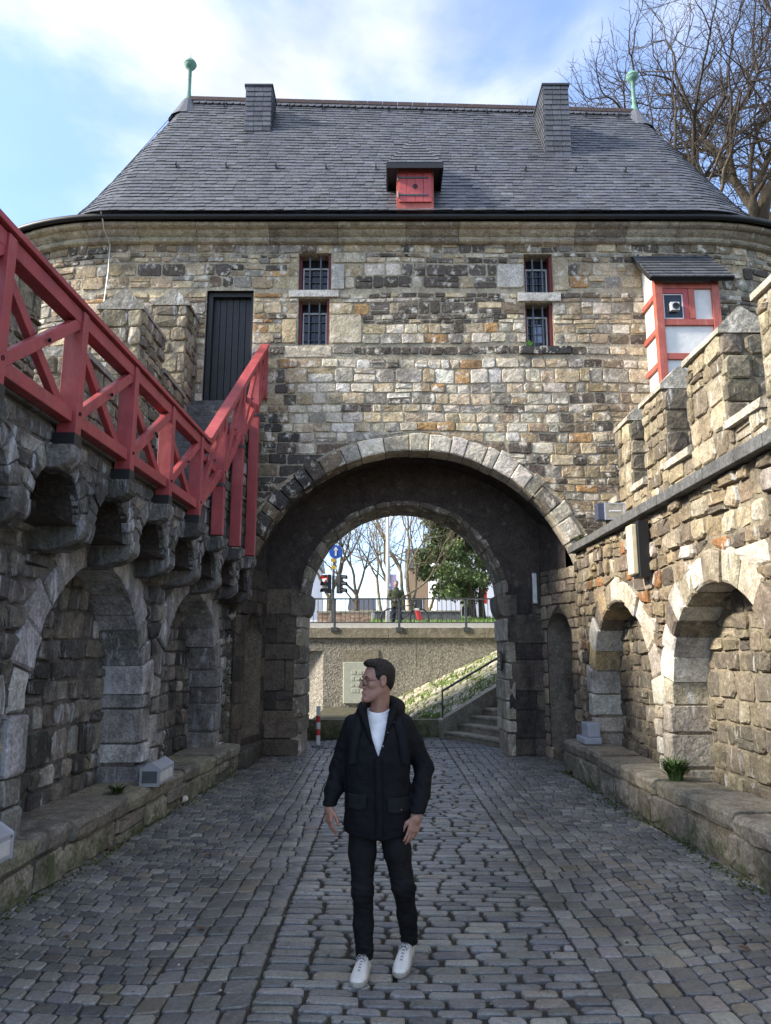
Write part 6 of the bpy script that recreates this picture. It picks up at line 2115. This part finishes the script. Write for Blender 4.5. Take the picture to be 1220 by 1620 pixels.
def street_person():
    z0 = street_z(27)
    pr = thing('person', 'man in an olive jacket standing with a bicycle behind the street railing', 'person', (.39, 27, z0))
    S = 1.70 / 1.78
    P = lambda x, y, z: (.39 + x, 27 + y, z0 + z * S)
    def body(X, Y, Z):
        d = ell(X, Y, Z, P(0, -.01, 1.66), (.078, .095, .115))
        d = sm_min(d, ell(X, Y, Z, P(0, -.09, 1.645), (.015, .025, .02)), .02)
        for s in (-1, 1): d = sm_min(d, ell(X, Y, Z, P(.08 * s, 0, 1.65), (.012, .02, .03)), .01)
        d = sm_min(d, cap(X, Y, Z, P(0, .01, 1.6), P(0, .02, 1.38), .055, .06), .03)
        d = sm_min(d, loft(X, Y, Z, [(z0 + .8 * S, .39, 27, .13, .09), (z0 + 1.4 * S, .39, 27, .15, .09)]), .05)
        d = sm_min(d, chain(X, Y, Z, [P(-.2, 0, 1.38), P(-.27, -.04, 1.12), P(-.08, -.26, 1.02)], [.04, .035, .03], .02), .02)
        d = sm_min(d, chain(X, Y, Z, [P(.2, 0, 1.38), P(.27, -.04, 1.12), P(.08, -.26, 1.02)], [.04, .035, .03], .02), .02)
        for s in (-1, 1):
            d = sm_min(d, ell(X, Y, Z, P(.05 * s, -.30, 1.01), (.045, .05, .03)), .02)
            d = sm_min(d, cap(X, Y, Z, P(.1 * s, 0, .85), P(.12 * s, 0, .08), .06, .04), .03)
        return d
    sdf_obj('body', body, (-.02, 26.55, z0), (.80, 27.25, z0 + 1.75), .02, M_skin, pr)
    def coat(X, Y, Z):
        d = loft(X, Y, Z, [(z0 + .78 * S, .39, 27, .20, .14), (z0 + 1.05 * S, .39, 27, .19, .14), (z0 + 1.32 * S, .39, 27, .215, .13), (z0 + 1.44 * S, .39, 27.01, .10, .09), (z0 + 1.52 * S, .39, 27.01, .085, .08)], 2.3)
        for s in (-1, 1): d = sm_min(d, chain(X, Y, Z, [P(.20 * s, 0, 1.36), P(.28 * s, -.04, 1.12), P(.10 * s, -.25, 1.02)], [.075, .068, .05], .03), .03)
        return d + .008 * np.sin(Z * 30 + X * 15)
    sdf_obj('jacket', coat, (-.02, 26.6, z0 + .7), (.80, 27.25, z0 + 1.5), .018, cloth_mat('olive_jacket', (.05, .055, .03), .8), pr)
    def trs(X, Y, Z):
        d = np.minimum(*[chain(X, Y, Z, [P(.09 * s, 0, .86), P(.11 * s, -.02, .48), P(.12 * s, 0, .08)], [.10, .08, .065], .03) for s in (-1, 1)])
        return d
    sdf_obj('trousers', trs, (.1, 26.8, z0), (.68, 27.2, z0 + .98), .018, cloth_mat('navy_trousers', (.012, .016, .04), .8), pr)
    def hr(X, Y, Z):
        d = ell(X, Y, Z, P(0, .01, 1.69), (.088, .105, .105))
        return np.maximum(d, np.minimum(P(0, 0, 1.71)[2] - Z, P(0, -.03, 0)[1] - Y + .0 * X) * 1.0)
    sdf_obj('hair', hr, (.25, 26.85, z0 + 1.4), (.53, 27.15, z0 + 1.76), .014, plain('grey_hair', (.12, .11, .10), .7), pr)
    for s in (-1, 1):
        def sh(X, Y, Z): return ell(X, Y, Z, P(.12 * s, -.07, .05), (.05, .14, .05))
        sdf_obj('shoe', sh, (.39 + .12 * s - .09, 26.75, z0 - .02), (.39 + .12 * s + .09, 27.12, z0 + .14), .014, M_black, pr)
street_person()

def bicycle():
    z0 = street_z(26.6); Y = 26.55
    b = thing('bicycle', 'dark bicycle held by the man behind the street railing', 'bicycle', (.75, Y, z0))
    for x in (.17, 1.20):
        w = [Vector((x + .335 * math.cos(t), Y, z0 + .345 + .335 * math.sin(t))) for t in [2 * math.pi * i / 28 for i in range(29)]]
        v, f = tube(w, .022, 6, False); wh = mobj('wheel', v, f, M_black, b, True)
        v, f = tube([p.lerp(Vector((x, Y, z0 + .345)), .07) for p in w], .012, 5, False); mobj('rim', v, f, M_iron, wh, True)
        sp = MB()
        for i in range(14):
            t = 2 * math.pi * i / 14; sp.tube([(x, Y, z0 + .345), (x + .31 * math.cos(t), Y, z0 + .345 + .31 * math.sin(t))], .003, 3)
        o = sp.build('spokes', M_iron, wh); o['kind'] = 'stuff'
    V = lambda x, z: Vector((x, Y, z0 + z))
    fr = MB()
    bb, st, hd, hd2, ra, fa = V(.60, .30), V(.45, .78), V(1.02, .82), V(1.05, .70), V(.17, .345), V(1.20, .345)
    for p, q, r in ((bb, st, .018), (bb, hd2, .022), (st.lerp(bb, .1), hd, .018), (hd + Vector((-.01, 0, .06)), hd2, .02), (ra, bb, .012), (ra, st, .011), (hd2, fa, .016)): fr.tube([p, q], r, 7)
    fr.build('frame', M_black, b, True)
    s = MB(); s.tube([st, V(.42, .90)], .014, 6); s.build('seat_post', M_iron, b)
    s = MB(); s.tube([V(.28, .93), V(.40, .93), V(.56, .92)], [.06, .05, .02], 8); s.build('saddle', M_black, b, True)
    s = MB(); s.tube([hd + Vector((-.01, 0, .06)), V(1.0, 1.0)], .014, 6); s.tube([V(1.0, 1.0) + Vector((-.04, -.3, .02)), V(1.0, 1.0), V(1.0, 1.0) + Vector((-.04, .3, .02))], .014, 6); s.build('handlebar', M_black, b, True)
    s = MB(); s.tube([V(.60, .30) + Vector((0, -.06, 0)), V(.60, .30) + Vector((.12, -.08, -.11))], .012, 5); s.tube([V(.60, .30) + Vector((0, .06, 0)), V(.60, .30) + Vector((-.12, .08, .11))], .012, 5); s.build('cranks', M_iron, b)
    pg = thing('red_bag', 'small red and white bag hanging at the front of the bicycle', 'bag', (1.1, Y - .08, z0 + .3))
    def bag(X, Y_, Z): return obox(X, Y_, Z, (1.16, Y - .12, z0 + .46), (.085, .06, .20), ((.96, 0, .28), (0, 1, 0), (-.28, 0, .96)), .04)
    sdf_obj('pouch', bag, (1.0, Y - .22, z0 + .2), (1.32, Y - .02, z0 + .72), .014, M_sred, pg)
    box('white_flap', 1.0, 1.2, Y - .185, Y - .05, z0 + .60, z0 + .68, M_kerb, pg, .02)
bicycle()

# ------------------------------------------------------------------ lamps, cup, plants, litter
M_box = plain('pale_grey_metal', (.40, .42, .47), .45, .2, var=.08)
def lamps():
    def boxlamp(name, label, x, y, z, L, sx):
        t = thing(name, label, 'lamp', (x, y, z))
        w = .10
        pr = [(-w, 0), (w, 0), (w, .17), (.0, .235), (-w, .17)]
        v = [(x + a, y - L / 2, z + b) for a, b in pr] + [(x + a, y + L / 2, z + b) for a, b in pr]
        o = mobj('housing', v, [tuple(range(5)), (9, 8, 7, 6, 5)] + [(i, (i + 1) % 5, 5 + (i + 1) % 5, 5 + i) for i in range(5)], M_box, t)
        m = o.modifiers.new('bevel', 'BEVEL'); m.width = .008; m.segments = 2
        box('end_plate', x - w * .8, x + w * .8, y - L / 2 - .008, y - L / 2 - .0005, z + .03, z + .15, M_railgrey, t)
        box('lens_strip', x + w + .0005, x + w + .006, y - L / 2 + .04, y + L / 2 - .04, z + .035, z + .13, M_wframe, t)
        for sy in (-1, 1):
            box('screw', x + w + .0005, x + w + .005, y + sy * (L / 2 - .02) - .006, y + sy * (L / 2 - .02) + .006, z + .14, z + .152, M_iron, t)
    boxlamp('bench_lamp', 'pale grey box lamp on the left bench beside the pier', -2.50, 8.55, .43, .52, 1)
    boxlamp('bench_lamp', 'pale grey box lamp cut by the left edge of the picture', -2.66, 5.2, .43, .50, 1)
    t = thing('bench_lamp', 'pale grey box lamp on the right bench near the gatehouse', 'lamp', (3.05, 11.5, .5))
    box('plinth', 2.90, 3.16, 11.30, 11.78, .505, .60, M_box, t, .015); box('housing', 2.97, 3.155, 11.36, 11.72, .602, .80, M_box, t, .012)
    # tall wall lamp
    t = thing('wall_lamp', 'tall two-tone wall lamp under the right ledge', 'lamp', (3.1, 8.95, 2.7))
    box('back_box', 3.02, 3.16, 8.82, 9.07, 2.70, 3.38, M_black, t, .008)
    box('diffuser', 2.95, 3.018, 8.85, 9.05, 2.74, 3.34, plain('cream_diffuser', (.72, .62, .40), .4), t, .012)
    # floodlight on the ledge
    t = thing('floodlight', 'grey floodlight standing on the right ledge by the gatehouse', 'floodlight', (3.3, 11.2, 3.6))
    b = MB(); b.beam((3.20, 11.15, 3.92), (3.62, 11.15, 3.92), .16, .27); h = b.build('housing', M_fl, t, bevel=.015)
    box('reflector', 3.33, 3.60, 11.055, 11.068, 3.81, 4.03, M_refl, h)
    fr = MB()
    for a in ((3.31, 3.33, 3.79, 4.05), (3.60, 3.62, 3.79, 4.05), (3.33, 3.60, 4.03, 4.05), (3.33, 3.60, 3.79, 3.81)): fr.box(a[0], a[1], 11.045, 11.069, a[2], a[3])
    fr.build('frame', M_box, h)
    b = MB(); b.tube([(3.38, 11.052, 3.92), (3.55, 11.052, 3.92)], .012, 6); b.build('bulb', M_wframe, h)
    box('bracket', 3.36, 3.46, 11.12, 11.2, 3.585, 3.79, M_black, t)
M_fl = plain('blue_grey_metal', (.07, .085, .13), .4, .3)
M_refl = plain('bright_reflector', (.62, .66, .70), .15, .8)
lamps()

def cup():
    t = thing('paper_cup', 'white paper cup lying on the paving beside the left bench', 'cup', (-2.44, 9.6, .03))
    v, f = lathe([(.0, 0), (.028, 0), (.030, .004), (.042, .10), (.044, .104), (.040, .10), (.028, .006), (0, .005)], 20)
    rot = Matrix.Rotation(R(82), 4, 'X') ; rz = Matrix.Rotation(R(-25), 4, 'Z')
    mobj('shell', [tuple(Vector((-2.44, 9.62, .062)) + rz @ (rot @ (Vector(p) * 1.25))) for p in v], f, M_kerb, t, True)
cup()

def plant(name, label, p, n, h, spread, seed, colr, hang=0):
    g = np.random.default_rng(seed); v = []; f = []; c = []
    th = thing(name, label, 'plant', p)
    for i in range(n):
        a = g.uniform(0, 2 * math.pi); r = g.uniform(0, spread) ; L = h * g.uniform(.45, 1.1)
        b = np.array(p) + np.array([math.cos(a) * r * .4, math.sin(a) * r * .4, 0])
        out = np.array([math.cos(a), math.sin(a), 0])
        pts = [b + out * spread * t * t * g.uniform(.6, 1.2) + np.array([0, 0, L * (t - .55 * hang * t * t)]) for t in (0, .4, .75, 1.0)]
        s = np.cross(out, [0, 0, 1]); w = .008 + .006 * g.random(); k0 = len(v)
        for q, ww in zip(pts, (1, 1.1, .7, .1)): v += [tuple(q - s * w * ww), tuple(q + s * w * ww)]
        for j in range(3): f.append((k0 + 2 * j, k0 + 2 * j + 1, k0 + 2 * j + 3, k0 + 2 * j + 2))
        k = g.uniform(.6, 1.4); c += [(colr[0] * k, colr[1] * k, colr[2] * k)] * 8
    o = mobj('leaves', v, f, M_leaf, th, False, c)
    return th
plant('grass_tuft', 'bushy green grass tuft growing on the right bench by the pier', (3.06, 8.25, .49), 260, .30, .16, 1, (.06, .11, .025), .5)
plant('weed', 'small weed growing on the right ledge below a parapet gap', (3.72, 9.5, 3.58), 50, .26, .14, 2, (.12, .15, .03), .6)
plant('weed', 'small fern growing beside the arch at the end of the right ledge', (3.28, 12.3, 3.6), 50, .28, .2, 3, (.09, .13, .03), .9)
plant('weed', 'small weed growing low on the right bench front', (2.88, 10.6, .42), 40, .2, .12, 4, (.12, .16, .03), 1.2)
plant('weed', 'small weed at the foot of the left blind arch', (-2.70, 7.9, .43), 60, .12, .12, 5, (.05, .07, .02), .6)

def litter():
    g = random.Random(77)
    spots = [(-2.55, 7.4, 'brown fallen leaf against the left bench below the box lamp'), (-2.45, 8.15, 'brown fallen leaf between the paper cup and the box lamp'), (-2.62, 6.5, 'brown fallen leaf at the foot of the mossy left bench'),
             (-1.6, 7.2, 'brown fallen leaf lying alone in the middle of the left paving'), (-1.2, 5.3, 'brown fallen leaf on the border setts left of the man'), (2.2, 5.0, 'brown fallen leaf on the right paving near the camera'), (-2.05, 5.2, 'brown fallen leaf on the left paving nearest the camera')]
    for i, (x, y, lab) in enumerate(spots):
        L = g.uniform(.035, .055); a = g.uniform(0, 6.28); w = L * .55; z = road_z(x, y) + .02
        ca, sa = math.cos(a), math.sin(a)
        P = [(-L, 0, 0), (-L * .3, -w, .008), (L * .4, -w * .8, .014), (L, 0, .004), (L * .4, w * .8, .012), (-L * .3, w, .010)]
        v = [(x + p[0] * ca - p[1] * sa, y + p[0] * sa + p[1] * ca, z + p[2]) for p in P]
        o = mobj('fallen_leaf', v, [(0, 1, 2, 3), (0, 3, 4, 5)], M_dead)
        tag(o, lab, 'leaf', 'fallen leaves on the paving')
    ms = MB()
    for i in range(2600):
        rt = g.random() < .65
        y = g.uniform(3.5, 12.2); base = (2.92 - .022 * (y - 6)) if rt else -2.66 + .055 * (y - 5.8)
        x = base + (-1 if rt else 1) * abs(g.gauss(0, .05)) * (1 + .8 * math.sin(y * 2.1)); s_ = g.uniform(.006, .02); z = road_z(x, y) + .004
        k = g.uniform(.6, 1.4); a = g.uniform(0, 3.1)
        ms.add([(x - s_ * math.cos(a), y - s_ * math.sin(a), z), (x + s_ * math.cos(a), y + s_ * math.sin(a), z), (x + g.uniform(-.01, .01), y + g.uniform(-.01, .01), z + s_ * 1.2)], [(0, 1, 2)], (.075 * k, .088 * k, .024 * k))
    o = ms.build('moss', M_leaf, None, colors=True); tag(o, 'green moss fringe where the benches meet the paving', 'moss', kind='stuff')
    # grit and crumbs swept into the joints
    mb = MB()
    for i in range(700):
        x = g.uniform(-2.5, 2.8); y = 3.2 + 9 * g.random() ** 1.5; s_ = g.uniform(.003, .011); z = road_z(x, y) + .009
        if g.random() < .5: x = g.choice((-2.45, 2.75)) + g.gauss(0, .18)
        k = g.uniform(.4, 1.0); c = (.42 * k, .39 * k, .33 * k) if g.random() < .6 else (.10 * k, .07 * k, .04 * k)
        mb.add([(x - s_, y - s_, z), (x + s_, y - s_ * .6, z), (x + s_ * .7, y + s_, z), (x - s_ * .8, y + s_ * .7, z), (x, y, z + s_)], [(0, 1, 4), (1, 2, 4), (2, 3, 4), (3, 0, 4)], c)
    o = mb.build('grit', M_slope, None, colors=True); tag(o, 'pale grit and crumbs scattered over the paving', 'grit', kind='stuff')
M_dead = plain('dead_leaf', (.12, .06, .03), .8, var=.4, scale=40)
litter()
